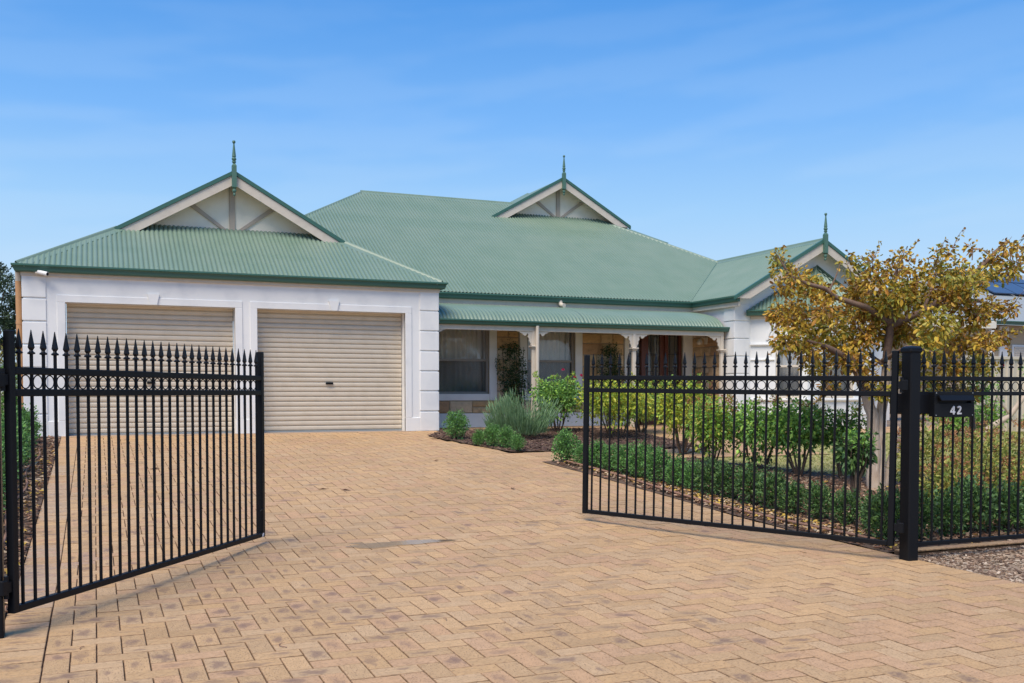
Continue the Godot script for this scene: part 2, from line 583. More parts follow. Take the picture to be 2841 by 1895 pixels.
func make_ground():
	var far := MB.new()
	var zs := [60.0, 12.0, -2.0, -6.9, -7.4, -7.9, -8.4, -8.9, -17.0, -40.0, -400.0]
	var xs := [-400.0, -40.0, 40.0, 400.0]
	for i in xs.size() - 1:
		for k in zs.size() - 1:
			far.quad(ground(xs[i], zs[k], -0.06), ground(xs[i + 1], zs[k], -0.06), ground(xs[i + 1], zs[k + 1], -0.06), ground(xs[i], zs[k + 1], -0.06))
	kind(put(self, "ground", far.done(M.dirt)), "structure")

	# driveway of clay pavers laid in herringbone between two header courses
	var drive := kind(base(self, "driveway"), "structure") as Node3D
	var bed := MB.new()
	for k in 64:
		var za := -1.5 - k * 0.2425
		var zb := za - 0.2425
		bed.quad(ground(-0.5, za, -0.014), ground(5.9, za, -0.014), ground(5.9, zb, -0.014), ground(-0.5, zb, -0.014))
	put(drive, "bedding_sand", bed.done(M.joint))
	var rng := RandomNumberGenerator.new()
	rng.seed = 21
	var list := herringbone(-0.25, 5.66, -17.0, -1.6, [BED_HOUSE, BED_DRIVE])
	for side in [[-0.495, -0.25], [5.66, 5.9]]:
		var z := -1.6
		while z > -16.95:
			if not Geometry2D.is_point_in_polygon(Vector2((side[0] + side[1]) / 2, z - 0.06), BED_HOUSE):
				list.append([side[0], side[1], z - 0.12, z, true])
			z -= 0.12
	var order := []
	for k in list.size():
		var r: Array = list[k]
		var p := pixel_of(ground((r[0] + r[1]) / 2, (r[2] + r[3]) / 2))
		var seen: bool = p.z > 1.0 and p.x > -60 and p.x < 2900 and p.y < 1930
		order.append([p.z if seen else 1000.0 + p.z, k])
	order.sort_custom(func(a, b): return a[0] < b[0])
	var wet := noise(61, 0.6, 2)
	var stain := noise(62, 0.38, 3)
	var shared := {}
	var rest := MB.new(); rest.mapped = true
	var rest_damp := MB.new(); rest_damp.mapped = true
	for n in order.size():
		var r: Array = list[order[n][1]]
		var cx: float = (r[0] + r[1]) / 2
		var cz: float = (r[2] + r[3]) / 2
		var pl := paver_place(r, rng)
		# kiln-marked pavers lie thickest near the left of the entrance
		var share := 0.04 + 0.5 * smoothstep(4.2, 0.3, cx + 0.55 * absf(cz + 5.2)) + 0.16 * smoothstep(-12.0, -7.0, cz) * smoothstep(5.5, 3.0, cx)
		var worn := clampf(2.0 + 3.4 * stain.get_noise_2d(cx, cz) + rng.randf_range(-1.6, 1.6), 0.0, 4.99)
		var cell := rng.randi_range(40, 62) if rng.randf() < share else int(worn) * 8 + rng.randi_range(0, 7)
		var damp: bool = cx < 0.1 and cz < -6.4 and cz > -13.5 and wet.get_noise_2d(cx * 2.0, cz) + (0.25 if cx < -0.2 else -0.25) > 0.0
		if n < 300:
			var full: bool = pl[1] > 0.22 and pl[2] > 0.1
			if full: cell = mini(cell / 2 * 2, 62)
			var key := [cell, damp, full, 0.0 if full else pl[1], 0.0 if full else pl[2]]
			if not shared.has(key):
				var one := MB.new(); one.mapped = true
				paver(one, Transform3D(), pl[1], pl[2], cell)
				shared[key] = one.done(M.pavers_damp if damp else M.pavers)
			put(drive, "paver", shared[key], pl[0])
		else:
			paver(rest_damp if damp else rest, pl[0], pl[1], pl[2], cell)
	kind(put(drive, "paver_field", rest.done(M.pavers)), "stuff")
	kind(put(drive, "damp_paver_field", rest_damp.done(M.pavers_damp)), "stuff")
	var sill := MB.new()
	sill.box(Vector3(-0.5, 0.55, -17.3), Vector3(5.25, 0.622, -16.93), 0.005)
	put(drive, "concrete_threshold", sill.done(M.slab))

	# garden path and the paving along the house
	var walk := kind(base(self, "garden_path"), "structure") as Node3D
	var pm := MB.new(); pm.mapped = true
	for a in [[5.9, 9.3, -13.65, -12.55], [9.3, 10.7, -17.0, -12.55], [10.7, 19.0, -16.4, -15.3], [5.75, 12.0, -18.42, -17.0]]:
		for r in herringbone(a[0], a[1], a[2], a[3], []):
			var pl := paver_place(r, rng)
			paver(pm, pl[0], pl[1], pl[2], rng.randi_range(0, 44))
	kind(put(walk, "path_paver_field", pm.done(M.pavers)), "stuff")
	var pb := MB.new()
	for a in [[5.9, 9.3, -13.65, -12.55], [9.3, 10.7, -17.0, -12.55], [10.7, 19.0, -16.4, -15.3], [5.75, 12.0, -18.42, -17.0]]:
		for k in 8:
			var za := lerpf(a[3], a[2], k / 8.0)
			var zb := lerpf(a[3], a[2], (k + 1) / 8.0)
			pb.quad(ground(a[0], za, -0.011), ground(a[1], za, -0.011), ground(a[1], zb, -0.011), ground(a[0], zb, -0.011))
	put(walk, "bedding_sand", pb.done(M.joint))

	ground_sheet("mulch_bed", M.soil, BED_HOUSE, 0.014, 0.3, 0.02, 4)
	ground_sheet("mulch_bed", M.soil, BED_DRIVE, 0.008, 0.3, 0.014, 5)
	ground_sheet("mulch_bed", M.soil, PackedVector2Array([Vector2(-1.4, -16.9), Vector2(-0.5, -16.9), Vector2(-0.5, -5.0), Vector2(-1.4, -5.0)]), -0.004, 0.3, 0.02, 6)
	ground_sheet("lawn", M.turf, PackedVector2Array([Vector2(8.2, -12.5), Vector2(8.5, -11.66), Vector2(9.25, -10.36), Vector2(10.25, -9.16), Vector2(16, -8.86), Vector2(24, -8.86), Vector2(24, -15.2), Vector2(10.75, -15.2), Vector2(10.75, -12.5)]), -0.012, 0.5)
	ground_sheet("lawn", M.turf, PackedVector2Array([Vector2(-7, -40), Vector2(-1.45, -40), Vector2(-1.45, -20.5), Vector2(-7, -20.5)]), 0.01, 2.0)
	ground_sheet("verge", M.dirt, PackedVector2Array([Vector2(5.905, -6.1), Vector2(16, -6.1), Vector2(16, -1.5), Vector2(5.905, -1.5)]), -0.012, 0.4, 0.012, 7)

	# shallow puddle where the paving dips
	var pu := MB.new()
	var pts := []
	for k in 28:
		var a := TAU * k / 28.0
		var rr := 1.0 + 0.22 * sin(3.0 * a + 1.0) + 0.12 * sin(7.0 * a)
		pts.append(Vector2(2.27 + 0.42 * cos(a) * rr, -7.93 + 0.17 * sin(a) * rr))
	for k in 28:
		var p: Vector2 = pts[k]
		var q: Vector2 = pts[(k + 1) % 28]
		var y := gy(-7.93) + 0.0035
		pu.tri_out(Vector3(2.27, y, -7.93), Vector3(p.x, y, p.y), Vector3(q.x, y, q.y), Vector3.UP)
	kind(put(self, "puddle_water", pu.done(M.water)), "structure")

# ---------------------------------------------------------------- house helpers
func gutter(path: Array, dy := 0.0, prof := []) -> MB:
	# path runs with the outside on its right hand when seen from above (+x runs face +z)
	if prof.is_empty():
		prof = [Vector2(0, -0.015), Vector2(0, -0.115), Vector2(0.055, -0.115), Vector2(0.075, -0.098), Vector2(0.084, -0.05), Vector2(0.098, -0.032), Vector2(0.115, -0.026), Vector2(0.115, 0), Vector2(0.1, 0), Vector2(0.1, -0.015)]
	var mb := MB.new()
	var rings := []
	for k in path.size():
		var n1 := Vector3.ZERO
		var n2 := Vector3.ZERO
		if k > 0: n1 = (path[k] - path[k - 1]).normalized().cross(Vector3.UP)
		if k < path.size() - 1: n2 = (path[k + 1] - path[k]).normalized().cross(Vector3.UP)
		if k == 0: n1 = n2
		if k == path.size() - 1: n2 = n1
		var m := (n1 + n2) / (1.0 + n1.dot(n2))
		var r := []
		for p in prof: r.append(path[k] + m * p.x + Vector3.UP * (p.y + dy))
		rings.append(r)
	for k in path.size() - 1:
		var nn: Vector3 = (path[k + 1] - path[k]).normalized().cross(Vector3.UP)
		for j in prof.size():
			var i := (j + 1) % prof.size()
			var e: Vector2 = prof[i] - prof[j]
			mb.quad_out(rings[k][j], rings[k][i], rings[k + 1][i], rings[k + 1][j], -(nn * e.y - Vector3.UP * e.x))
	var poly := PackedVector2Array(prof)
	var t := Geometry2D.triangulate_polygon(poly)
	for e in [0, path.size() - 1]:
		var o: Vector3 = path[0] - path[1] if e == 0 else path[e] - path[e - 1]
		for k in range(0, t.size(), 3):
			mb.tri_out(rings[e][t[k]], rings[e][t[k + 1]], rings[e][t[k + 2]], o)
	return mb

func span(poly: Array, u: float) -> Vector2:
	# lowest and highest s of a convex outline at u
	var lo := 1e9
	var hi := -1e9
	for k in poly.size():
		var p: Vector2 = poly[k]
		var q: Vector2 = poly[(k + 1) % poly.size()]
		if absf(q.x - p.x) < 1e-6:
			if absf(p.x - u) < 1e-4:
				lo = minf(lo, minf(p.y, q.y)); hi = maxf(hi, maxf(p.y, q.y))
			continue
		var t := (u - p.x) / (q.x - p.x)
		if t < -1e-5 or t > 1.0 + 1e-5: continue
		var s := lerpf(p.y, q.y, t)
		lo = minf(lo, s); hi = maxf(hi, s)
	return Vector2(lo, hi)

# height of the corrugation: broad crests, narrow valleys
func ridge(u: float, pitch: float, amp: float) -> float:
	return 2.0 * amp * pow(absf(sin(PI * u / pitch)) + 0.01, 0.55)

# corrugated sheet over a convex outline in (u, s): point = o + u*U + s*S
func corrugated(poly: Array, o: Vector3, U: Vector3, S: Vector3, pitch := 0.076, amp := 0.0165) -> MB:
	var mb := MB.new()
	var N := U.cross(S).normalized()
	if N.y < 0.0: N = -N
	var a := 1e9
	var b := -1e9
	for p in poly:
		a = minf(a, p.x); b = maxf(b, p.x)
	var steps := int(ceil((b - a) / (pitch / 10.0)))
	var last := []
	for k in steps + 1:
		var u := lerpf(a, b, float(k) / steps)
		var r := span(poly, u)
		var off := N * ridge(u, pitch, amp)
		var nn := (N - U * (ridge(u + 0.001, pitch, amp) - ridge(u - 0.001, pitch, amp)) / 0.002).normalized()
		var now := [o + U * u + S * r.x + off, o + U * u + S * r.y + off, nn]
		if k > 0:
			var A: Vector3 = last[0]; var B: Vector3 = now[0]; var C: Vector3 = now[1]; var D: Vector3 = last[1]
			if (C - A).cross(D - B).dot(N) < 0.0:
				mb.quad_n(A, D, C, B, last[2], last[2], nn, nn)
			else:
				mb.quad_n(A, B, C, D, last[2], nn, nn, last[2])
		last = now
	return mb

# folded capping along a ridge or hip; w1 and w2 point down the two slopes
func capping(mb: MB, p: Vector3, q: Vector3, w1: Vector3, w2: Vector3, wide := 0.14):
	var d := (q - p).normalized()
	w1 = (w1 - d * w1.dot(d)).normalized()
	w2 = (w2 - d * w2.dot(d)).normalized()
	var up := -(w1 + w2).normalized()
	var prof := [w1 * wide + up * 0.004, w1 * wide + up * 0.022, w1 * 0.035 + up * 0.026, w1 * 0.018 + up * 0.05, up * 0.058, w2 * 0.018 + up * 0.05, w2 * 0.035 + up * 0.026, w2 * wide + up * 0.022, w2 * wide + up * 0.004]
	for k in prof.size() - 1:
		var o: Vector3 = (prof[k] + prof[k + 1]) * 0.5 + up * 0.05
		mb.quad_out(p + prof[k], q + prof[k], q + prof[k + 1], p + prof[k + 1], o)

# wall from p to q (plan, outside on the right hand as for gutters) with openings [u0, u1, y0, y1]
func wall(mb: MB, p: Vector3, q: Vector3, y0: float, y1: float, thick: float, openings := []):
	var U := (q - p).normalized()
	var L := (q - p).length()
	var N := U.cross(Vector3.UP)
	var us := [0.0, L]
	var vs := [y0, y1]
	for o in openings:
		us.append_array([o[0], o[1]]); vs.append_array([o[2], o[3]])
	us.sort(); vs.sort()
	var at_ := func(u: float, y: float, d: float) -> Vector3: return Vector3(p.x, y, p.z) + U * u - N * d
	for i in us.size() - 1:
		for j in vs.size() - 1:
			if us[i + 1] - us[i] < 1e-5 or vs[j + 1] - vs[j] < 1e-5: continue
			var cu: float = (us[i] + us[i + 1]) / 2
			var cv: float = (vs[j] + vs[j + 1]) / 2
			var hole := false
			for o in openings:
				if cu > o[0] and cu < o[1] and cv > o[2] and cv < o[3]: hole = true
			if hole: continue
			for d in [0.0, thick]:
				mb.quad_out(at_.call(us[i], vs[j], d), at_.call(us[i + 1], vs[j], d), at_.call(us[i + 1], vs[j + 1], d), at_.call(us[i], vs[j + 1], d), N if d == 0.0 else -N)
	for o in openings + [[0.0, L, y0, y1]]:
		var s := 1.0 if o in openings else -1.0
		mb.quad_out(at_.call(o[0], o[2], 0), at_.call(o[0], o[3], 0), at_.call(o[0], o[3], thick), at_.call(o[0], o[2], thick), U * s)
		mb.quad_out(at_.call(o[1], o[2], 0), at_.call(o[1], o[3], 0), at_.call(o[1], o[3], thick), at_.call(o[1], o[2], thick), -U * s)
		mb.quad_out(at_.call(o[0], o[2], 0), at_.call(o[1], o[2], 0), at_.call(o[1], o[2], thick), at_.call(o[0], o[2], thick), Vector3.UP * s)
		mb.quad_out(at_.call(o[0], o[3], 0), at_.call(o[1], o[3], 0), at_.call(o[1], o[3], thick), at_.call(o[0], o[3], thick), Vector3.DOWN * s)

func finial_mesh() -> ArrayMesh:
	var mb := MB.new()
	mb.lathe([Vector2(0.0, -0.43), Vector2(0.018, -0.42), Vector2(0.026, -0.40), Vector2(0.018, -0.375), Vector2(0.022, -0.365), Vector2(0.036, -0.345), Vector2(0.036, -0.32), Vector2(0.022, -0.30), Vector2(0.03, -0.29)], Vector3.ZERO, 12)
	mb.lathe([Vector2(0.03, -0.295), Vector2(0.056, -0.27), Vector2(0.056, 0.11), Vector2(0.03, 0.145)], Vector3.ZERO, 4, PI / 4)
	mb.lathe([Vector2(0.024, 0.14), Vector2(0.024, 0.16), Vector2(0.037, 0.17), Vector2(0.037, 0.185), Vector2(0.024, 0.195), Vector2(0.04, 0.215), Vector2(0.042, 0.235), Vector2(0.026, 0.258), Vector2(0.036, 0.268), Vector2(0.034, 0.285), Vector2(0.012, 0.50), Vector2(0.024, 0.51), Vector2(0.03, 0.53), Vector2(0.024, 0.55), Vector2(0.0, 0.56)], Vector3.ZERO, 12)
	return mb.done(M.finial)

# timber gable: barge boards at zb, panel with battens at zf
func gable(roof: Node3D, xc: float, ya: float, half: float, zb: float, zf: float, battens := true):
	for s in [-1.0, 1.0]:
		var wv := 0.175
		var low := half * T + 0.045
		var poly := PackedVector2Array([Vector2(0, -0.045), Vector2(s * half, -low), Vector2(s * (half - wv / T), -low), Vector2(0, -0.045 - wv)])
		var mb := MB.new()
		mb.extrude(poly, Vector3(xc, ya, zb), Vector3.RIGHT, Vector3.UP, Vector3(0, 0, -0.03))
		put(roof, "barge_board", mb.done(M.cream))
		var cp := MB.new()
		var h2 := half + 0.06
		cp.extrude(PackedVector2Array([Vector2(0, 0.035), Vector2(s * h2, -h2 * T + 0.035), Vector2(s * h2, -h2 * T - 0.04), Vector2(0, -0.04)]), Vector3(xc, ya, zb + 0.02), Vector3.RIGHT, Vector3.UP, Vector3(0, 0, -0.06))
		put(roof, "barge_capping", cp.done(M.trim))
		if battens:
			var so := MB.new()
			so.quad_out(Vector3(xc, ya - 0.06, zb - 0.03), Vector3(xc + s * half, ya - half * T - 0.06, zb - 0.03), Vector3(xc + s * half, ya - half * T - 0.06, zf), Vector3(xc, ya - 0.06, zf), Vector3.DOWN)
			put(roof, "soffit", so.done(M.cream))
	put(roof, "finial", finial_mesh(), Transform3D(Basis(), Vector3(xc, ya + 0.0, zb + 0.03)))
	if not battens: return
	var hp := half - 0.28
	var yb := -hp * T - 0.12
	var mb := MB.new()
	mb.extrude(PackedVector2Array([Vector2(-half, yb), Vector2(half, yb), Vector2(0, -0.05)]), Vector3(xc, ya, zf), Vector3.RIGHT, Vector3.UP, Vector3(0, 0, -0.03))
	put(roof, "gable_panel", mb.done(M.panel))
	var kp := MB.new()
	kp.box(Vector3(xc - 0.05, ya + yb + 0.1, zf), Vector3(xc + 0.05, ya - 0.1, zf + 0.034), 0.004)
	put(roof, "king_post", kp.done(M.batten))
	var ch := MB.new()
	ch.box(Vector3(xc - hp - 0.1, ya + yb, zf), Vector3(xc + hp + 0.1, ya + yb + 0.1, zf + 0.024), 0.004)
	put(roof, "bottom_chord", ch.done(M.batten))
	for s in [-1.0, 1.0]:
		var st := MB.new()
		var e := hp * 0.42
		var top := -e * T - 0.12
		st.extrude(PackedVector2Array([Vector2(s * 0.052, yb + 0.1), Vector2(s * 0.13, yb + 0.1), Vector2(s * (e + 0.05), top - 0.03), Vector2(s * (e - 0.02), top + 0.02)]), Vector3(xc, ya, zf + 0.03), Vector3.RIGHT, Vector3.UP, Vector3(0, 0, -0.029))
		put(roof, "strut", st.done(M.batten))
	var fl := MB.new()
	fl.extrude(PackedVector2Array([Vector2(0, 0.0), Vector2(0.03, -0.012), Vector2(0.20, -0.1), Vector2(0.20, -0.115), Vector2(0.0, -0.03)]), Vector3(xc - hp - 0.12, ya + yb - 0.005, zf), Vector3(0, 0, 1), Vector3.UP, Vector3(2 * hp + 0.24, 0, 0))
	put(roof, "flashing", fl.done(M.trim))

func stones(parent: Node3D, o: Vector3, U: Vector3, N: Vector3, rects: Array, seed_: int):
	# coursed sandstone on rectangles [u0, u1, y0, y1] of a wall face
	var rng := RandomNumberGenerator.new()
	rng.seed = seed_
	for r in rects:
		var y: float = r[2]
		var odd := false
		while y < r[3] - 0.02:
			var h := minf(rng.randf_range(0.19, 0.25), r[3] - y)
			if r[3] - y - h < 0.09: h = r[3] - y
			var u: float = r[0]
			while u < r[1] - 0.02:
				var w := minf(rng.randf_range(0.22, 0.50), r[1] - u)
				if r[1] - u - w < 0.12: w = r[1] - u
				var split := h > 0.2 and rng.randf() < 0.18
				for k in 2 if split else 1:
					var hh := h / 2 if split else h
					var b := Basis(U * (w - 0.012), Vector3.UP * (hh - 0.012), N * rng.randf_range(0.028, 0.04))
					var ms := put(parent, "stone", M.stone_meshes[rng.randi_range(0, M.stone_meshes.size() - 1)], Transform3D(b, o + U * (u + w / 2) + Vector3.UP * (y + hh * (k + 0.5)) ))
				u += w
			y += h
			odd = not odd

func curtain(x0: float, x1: float, y0: float, y1: float, o: Vector3, U: Vector3, N: Vector3, seed_: int) -> ArrayMesh:
	var mb := MB.new()
	var f := noise(seed_, 2.2, 2)
	var n := int((x1 - x0) / 0.012)
	var prev := []
	for k in n + 1:
		var u := lerpf(x0, x1, float(k) / n)
		var d := 0.022 * sin(u * 52.0 + 3.0 * f.get_noise_1d(u)) + 0.02 * f.get_noise_1d(u * 3.0)
		var slope := 0.022 * 52.0 * cos(u * 52.0 + 3.0 * f.get_noise_1d(u))
		var nn := (N - U * slope).normalized()
		var now := [o + U * u + N * d + Vector3.UP * y0, o + U * u + N * d + Vector3.UP * y1, nn]
		if k > 0: mb.quad_n(prev[0], now[0], now[1], prev[1], prev[2], nn, nn, prev[2])
		prev = now
	return mb.done(M.curtain)

# double-hung window in a wall face; u runs along U from o
func window(parent: Node3D, o: Vector3, U: Vector3, u0: float, u1: float, y0: float, y1: float, ym: float, frame: Material, surround := 0.0, sill := 0.0, seed_ := 1) -> Node3D:
	var N := U.cross(Vector3.UP)
	var w := base(parent, "window")
	var tr := Transform3D(Basis(U, Vector3.UP, N), o)
	var part := func(called: String, boxes: Array, m: Material):
		var mb := MB.new()
		for b in boxes: mb.box(b[0], b[1], 0.004, tr)
		put(w, called, mb.done(m))
	if surround > 0.0:
		part.call("surround", [[Vector3(u0 - surround, y0 - sill, -0.12), Vector3(u0 - 0.001, y1 + surround, 0.03)], [Vector3(u1 + 0.001, y0 - sill, -0.12), Vector3(u1 + surround, y1 + surround, 0.03)], [Vector3(u0, y0 - sill, -0.12), Vector3(u1, y0 - 0.001, 0.029)], [Vector3(u0, y1 + 0.001, -0.12), Vector3(u1, y1 + surround, 0.029)]], M.white)
	var t := 0.045
	part.call("frame", [[Vector3(u0, y0, -0.11), Vector3(u0 + t, y1, -0.04)], [Vector3(u1 - t, y0, -0.11), Vector3(u1, y1, -0.04)], [Vector3(u0 + t, y0, -0.109), Vector3(u1 - t, y0 + t, -0.041)], [Vector3(u0 + t, y1 - t, -0.109), Vector3(u1 - t, y1, -0.041)]], frame)
	part.call("meeting_rail", [[Vector3(u0 + t, ym - 0.022, -0.108), Vector3(u1 - t, ym + 0.022, -0.05)]], frame)
	part.call("upper_pane", [[Vector3(u0 + t, ym + 0.022, -0.084), Vector3(u1 - t, y1 - t, -0.08)]], M.glass)
	part.call("lower_pane", [[Vector3(u0 + t, y0 + t, -0.094), Vector3(u1 - t, ym - 0.022, -0.09)]], M.screen)
	put(w, "curtain", curtain(u0 - 0.12, u1 + 0.12, y0 - 0.1, y1 + 0.1, o - N * 0.24, U, N, seed_))
	return w

func make_stone_meshes():
	var rng := RandomNumberGenerator.new()
	rng.seed = 5
	M.stone_meshes = []
	for m in 5:
		for v in 3:
			var mb := MB.new()
			var g := []
			for i in 4:
				var row := []
				for j in 4:
					var e := i == 0 or i == 3 or j == 0 or j == 3
					row.append(Vector3([-0.47, -0.17, 0.17, 0.47][i], [-0.45, -0.15, 0.15, 0.45][j], 0.75 if e else rng.randf_range(0.8, 1.25)))
				g.append(row)
			for i in 3:
				for j in 3:
					mb.quad(g[i][j], g[i + 1][j], g[i + 1][j + 1], g[i][j + 1])
			var c := [g[0][0], g[3][0], g[3][3], g[0][3]]
			var e := [Vector3(-0.5, -0.5, 0.4), Vector3(0.5, -0.5, 0.4), Vector3(0.5, 0.5, 0.4), Vector3(-0.5, 0.5, 0.4)]
			for k in 4:
				var j := (k + 1) % 4
				mb.quad(e[k], e[j], c[j], c[k])
				mb.quad(e[k] + Vector3(0, 0, -0.9), e[j] + Vector3(0, 0, -0.9), e[j], e[k])
			M.stone_meshes.append(mb.done(M.stone[m]))

func quoins(parent: Node3D, x0: float, x1: float, z0: float, z1: float, floor_: float):
	# white rendered corner blocks with recessed joints
	var ys := [floor_, 0.97, 1.332, 1.69, 2.048, 2.405, 2.762, 3.105]
	for k in 7:
		var mb := MB.new()
		mb.box(Vector3(x0, ys[k] + (0.013 if k else 0.0), z0), Vector3(x1, ys[k + 1] - (0.013 if k < 6 else 0.0), z1), 0.006)
		put(parent, "quoin_block", mb.done(M.white))

func make_house():
	var h := base(self, "house", Vector3.ZERO)
	tag(h, "long single-storey white house with green corrugated roof, double garage and verandah", "house")
	var fl := gy(-17.0)

	# garage walls
	var mb := MB.new()
	wall(mb, Vector3(-1.0, 0, -17), Vector3(5.7, 0, -17), fl - 0.02, 3.12, 0.25, [[0.59, 3.16, fl - 0.02 + 0.001, 2.71], [3.52, 6.09, fl - 0.02 + 0.001, 2.71]])
	wall(mb, Vector3(5.7, 0, -17.25), Vector3(5.7, 0, -24), fl - 0.02, 3.12, 0.2)
	wall(mb, Vector3(-1.0, 0, -24), Vector3(-1.0, 0, -17.25), fl - 0.02, 3.12, 0.2)
	var gw := put(h, "garage_wall", mb.done(M.white))
	quoins(gw, -1.018, -0.68, -17.2, -16.982, fl)
	quoins(gw, 5.36, 5.716, -17.2, -16.982, fl)
	for d in [[-0.41, 2.16], [2.52, 5.09]]:
		var x0: float = d[0]
		var x1: float = d[1]
		var tr := MB.new()
		tr.box(Vector3(x0 - 0.12, 0.86, -17.05), Vector3(x0, 2.71, -16.986), 0.006)
		tr.box(Vector3(x1, 0.86, -17.05), Vector3(x1 + 0.12, 2.71, -16.986), 0.006)
		tr.box(Vector3(x0 - 0.12, 2.71, -17.05), Vector3(x1 + 0.12, 2.825, -16.987), 0.006)
		put(gw, "door_surround", tr.done(M.white))
		var ks := MB.new()
		var xc := (x0 + x1) / 2 + 0.01
		ks.extrude(PackedVector2Array([Vector2(-0.052, 2.715), Vector2(0.052, 2.715), Vector2(0.092, 2.885), Vector2(-0.092, 2.885)]), Vector3(xc, 0, -16.965), Vector3.RIGHT, Vector3.UP, Vector3(0, 0, -0.03))
		put(gw, "keystone", ks.done(M.white))
	for b in [[-0.68, -0.41], [2.16, 2.52], [5.09, 5.36]]:
		var low := MB.new()
		low.box(Vector3(b[0], fl, -17.05), Vector3(b[1], 0.858, -16.985), 0.005)
		put(gw, "plinth", low.done(M.white))
	var fb := MB.new()
	fb.box(Vector3(-1.03, 3.10, -17.02), Vector3(5.73, 3.2, -16.965), 0.004)
	put(gw, "fascia", fb.done(M.cream))

	# roller doors, one slat at a time
	var slat := MB.new()
	var pit := 0.0838
	slat.extrude(PackedVector2Array([Vector2(-0.02, 0), Vector2(0.0, 0.002), Vector2(0.004, 0.008), Vector2(0.016, 0.014), Vector2(0.02, 0.03), Vector2(0.02, 0.06), Vector2(0.016, 0.07), Vector2(0.003, 0.076), Vector2(0.0, 0.0835), Vector2(-0.02, 0.0835)]), Vector3(0, 0, 0), Vector3(0, 0, 1), Vector3.UP, Vector3(2.55, 0, 0))
	var slat_mesh := slat.done(M.shutter)
	for d in [[-0.40, "left"], [2.53, "right"]]:
		var door := base(h, "garage_door", Vector3(d[0], fl + 0.03, -17.235))
		for k in 25: put(door, "slat", slat_mesh, Transform3D(Basis(), Vector3(0, k * pit, 0)))
		var r := MB.new()
		r.box(Vector3(0.0, -0.03, -0.03), Vector3(2.55, 0.0, 0.03), 0.004)
		put(door, "bottom_rail", r.done(M.zinc))
		var hd := MB.new()
		hd.box(Vector3(1.18, 0.80, 0.02), Vector3(1.31, 0.835, 0.045), 0.006)
		hd.box(Vector3(1.20, 0.808, 0.045), Vector3(1.27, 0.827, 0.06), 0.004)
		put(door, "lock_handle", hd.done(M.steel))

	# garage roof: hipped below, gable above
	var e0 := Vector3(-1.13, 3.235, -16.89)
	var gx0 := -1.13
	var gx1 := 5.80
	var gc := (gx0 + gx1) / 2
	var hw := gc - gx0
	var zf := -18.66
	var zb := -18.35
	var front := corrugated([Vector2(gx0, 0), Vector2(gx1, 0), Vector2(gx1 - 1.77, 1.77), Vector2(gx0 + 1.77, 1.77)], Vector3(0, 3.235, -16.89), Vector3.RIGHT, Vector3(0, T, -1))
	var groof := put(h, "garage_roof", front.done(M.green))
	var left := corrugated([Vector2(16.89, 0), Vector2(24, 0), Vector2(24, hw), Vector2(-zb, hw), Vector2(-zb, 1.46)], Vector3(gx0, 3.235, 0), Vector3(0, 0, -1), Vector3(1, T, 0))
	put(groof, "roof_sheet", left.done(M.green))
	var right := corrugated([Vector2(16.89, 0), Vector2(24, 0), Vector2(24, hw), Vector2(-zb, hw), Vector2(-zb, 1.46)], Vector3(gx1, 3.235, 0), Vector3(0, 0, -1), Vector3(-1, T, 0))
	put(groof, "roof_sheet", right.done(M.green))
	var cap := MB.new()
	capping(cap, Vector3(gx0 + 0.05, 3.26, -16.94), Vector3(gx0 + 1.52, 3.235 + 1.52 * T + 0.01, -16.89 - 1.52), Vector3(0, -T, 1), Vector3(-1, -T, 0))
	capping(cap, Vector3(gx1 - 0.05, 3.26, -16.94), Vector3(gx1 - 1.52, 3.235 + 1.52 * T + 0.01, -16.89 - 1.52), Vector3(0, -T, 1), Vector3(1, -T, 0))
	capping(cap, Vector3(gc, 3.235 + hw * T, zb), Vector3(gc, 3.235 + hw * T, -24), Vector3(-1, -T, 0), Vector3(1, -T, 0))
	put(groof, "ridge_capping", cap.done(M.green))
	gable(groof, gc, 3.235 + hw * T + 0.02, hw - 1.44, zb, zf)
	put(groof, "gutter", gutter([Vector3(-1.04, 3.27, -24), Vector3(-1.04, 3.27, -16.965), Vector3(5.735, 3.27, -16.965), Vector3(5.735, 3.27, -18.2)]).done(M.trim))
	var dp := MB.new()
	dp.tube([Vector3(-1.07, 3.16, -17.05), Vector3(-1.07, 3.02, -17.1)], [0.04, 0.04], 12)
	put(h, "downpipe_head", dp.done(M.cream))
	var dq := MB.new()
	dq.tube([Vector3(-1.07, 3.02, -17.1), Vector3(-1.065, 1.9, -17.1), Vector3(-1.06, fl, -17.1)], [0.043, 0.043, 0.043], 14)
	dq.tube([Vector3(-1.067, 2.36, -17.1), Vector3(-1.067, 2.40, -17.1)], [0.048, 0.048], 14)
	put(h, "downpipe", dq.done(M.copper))

	# main wall behind the verandah
	var mw := MB.new()
	wall(mw, Vector3(5.7, 0, -18.43), Vector3(12.05, 0, -18.43), 0.55, 3.12, 0.18, [[0.44, 1.55, 1.28, 2.76], [2.37, 3.46, 1.28, 2.76], [4.72, 6.06, 0.6, 2.85]])
	var main := put(h, "main_wall", mw.done(M.mortar))
	stones(main, Vector3(5.7, 0, -18.43), Vector3.RIGHT, Vector3(0, 0, 1), [[0.02, 0.28, 0.9, 2.92], [0.28, 1.71, 0.9, 1.14], [1.71, 2.18, 0.9, 2.92], [2.18, 3.61, 0.9, 1.14], [3.61, 4.6, 0.9, 2.92]], 31)
	var pl := MB.new()
	pl.box(Vector3(5.72, 0.6, -18.44), Vector3(10.3, 0.895, -18.375), 0.006)
	put(main, "plinth", pl.done(M.white))
	var ar := MB.new()
	ar.box(Vector3(10.31, 0.6, -18.44), Vector3(10.42, 2.85, -18.39), 0.005)
	ar.box(Vector3(11.76, 0.6, -18.44), Vector3(12.028, 2.95, -18.391), 0.005)
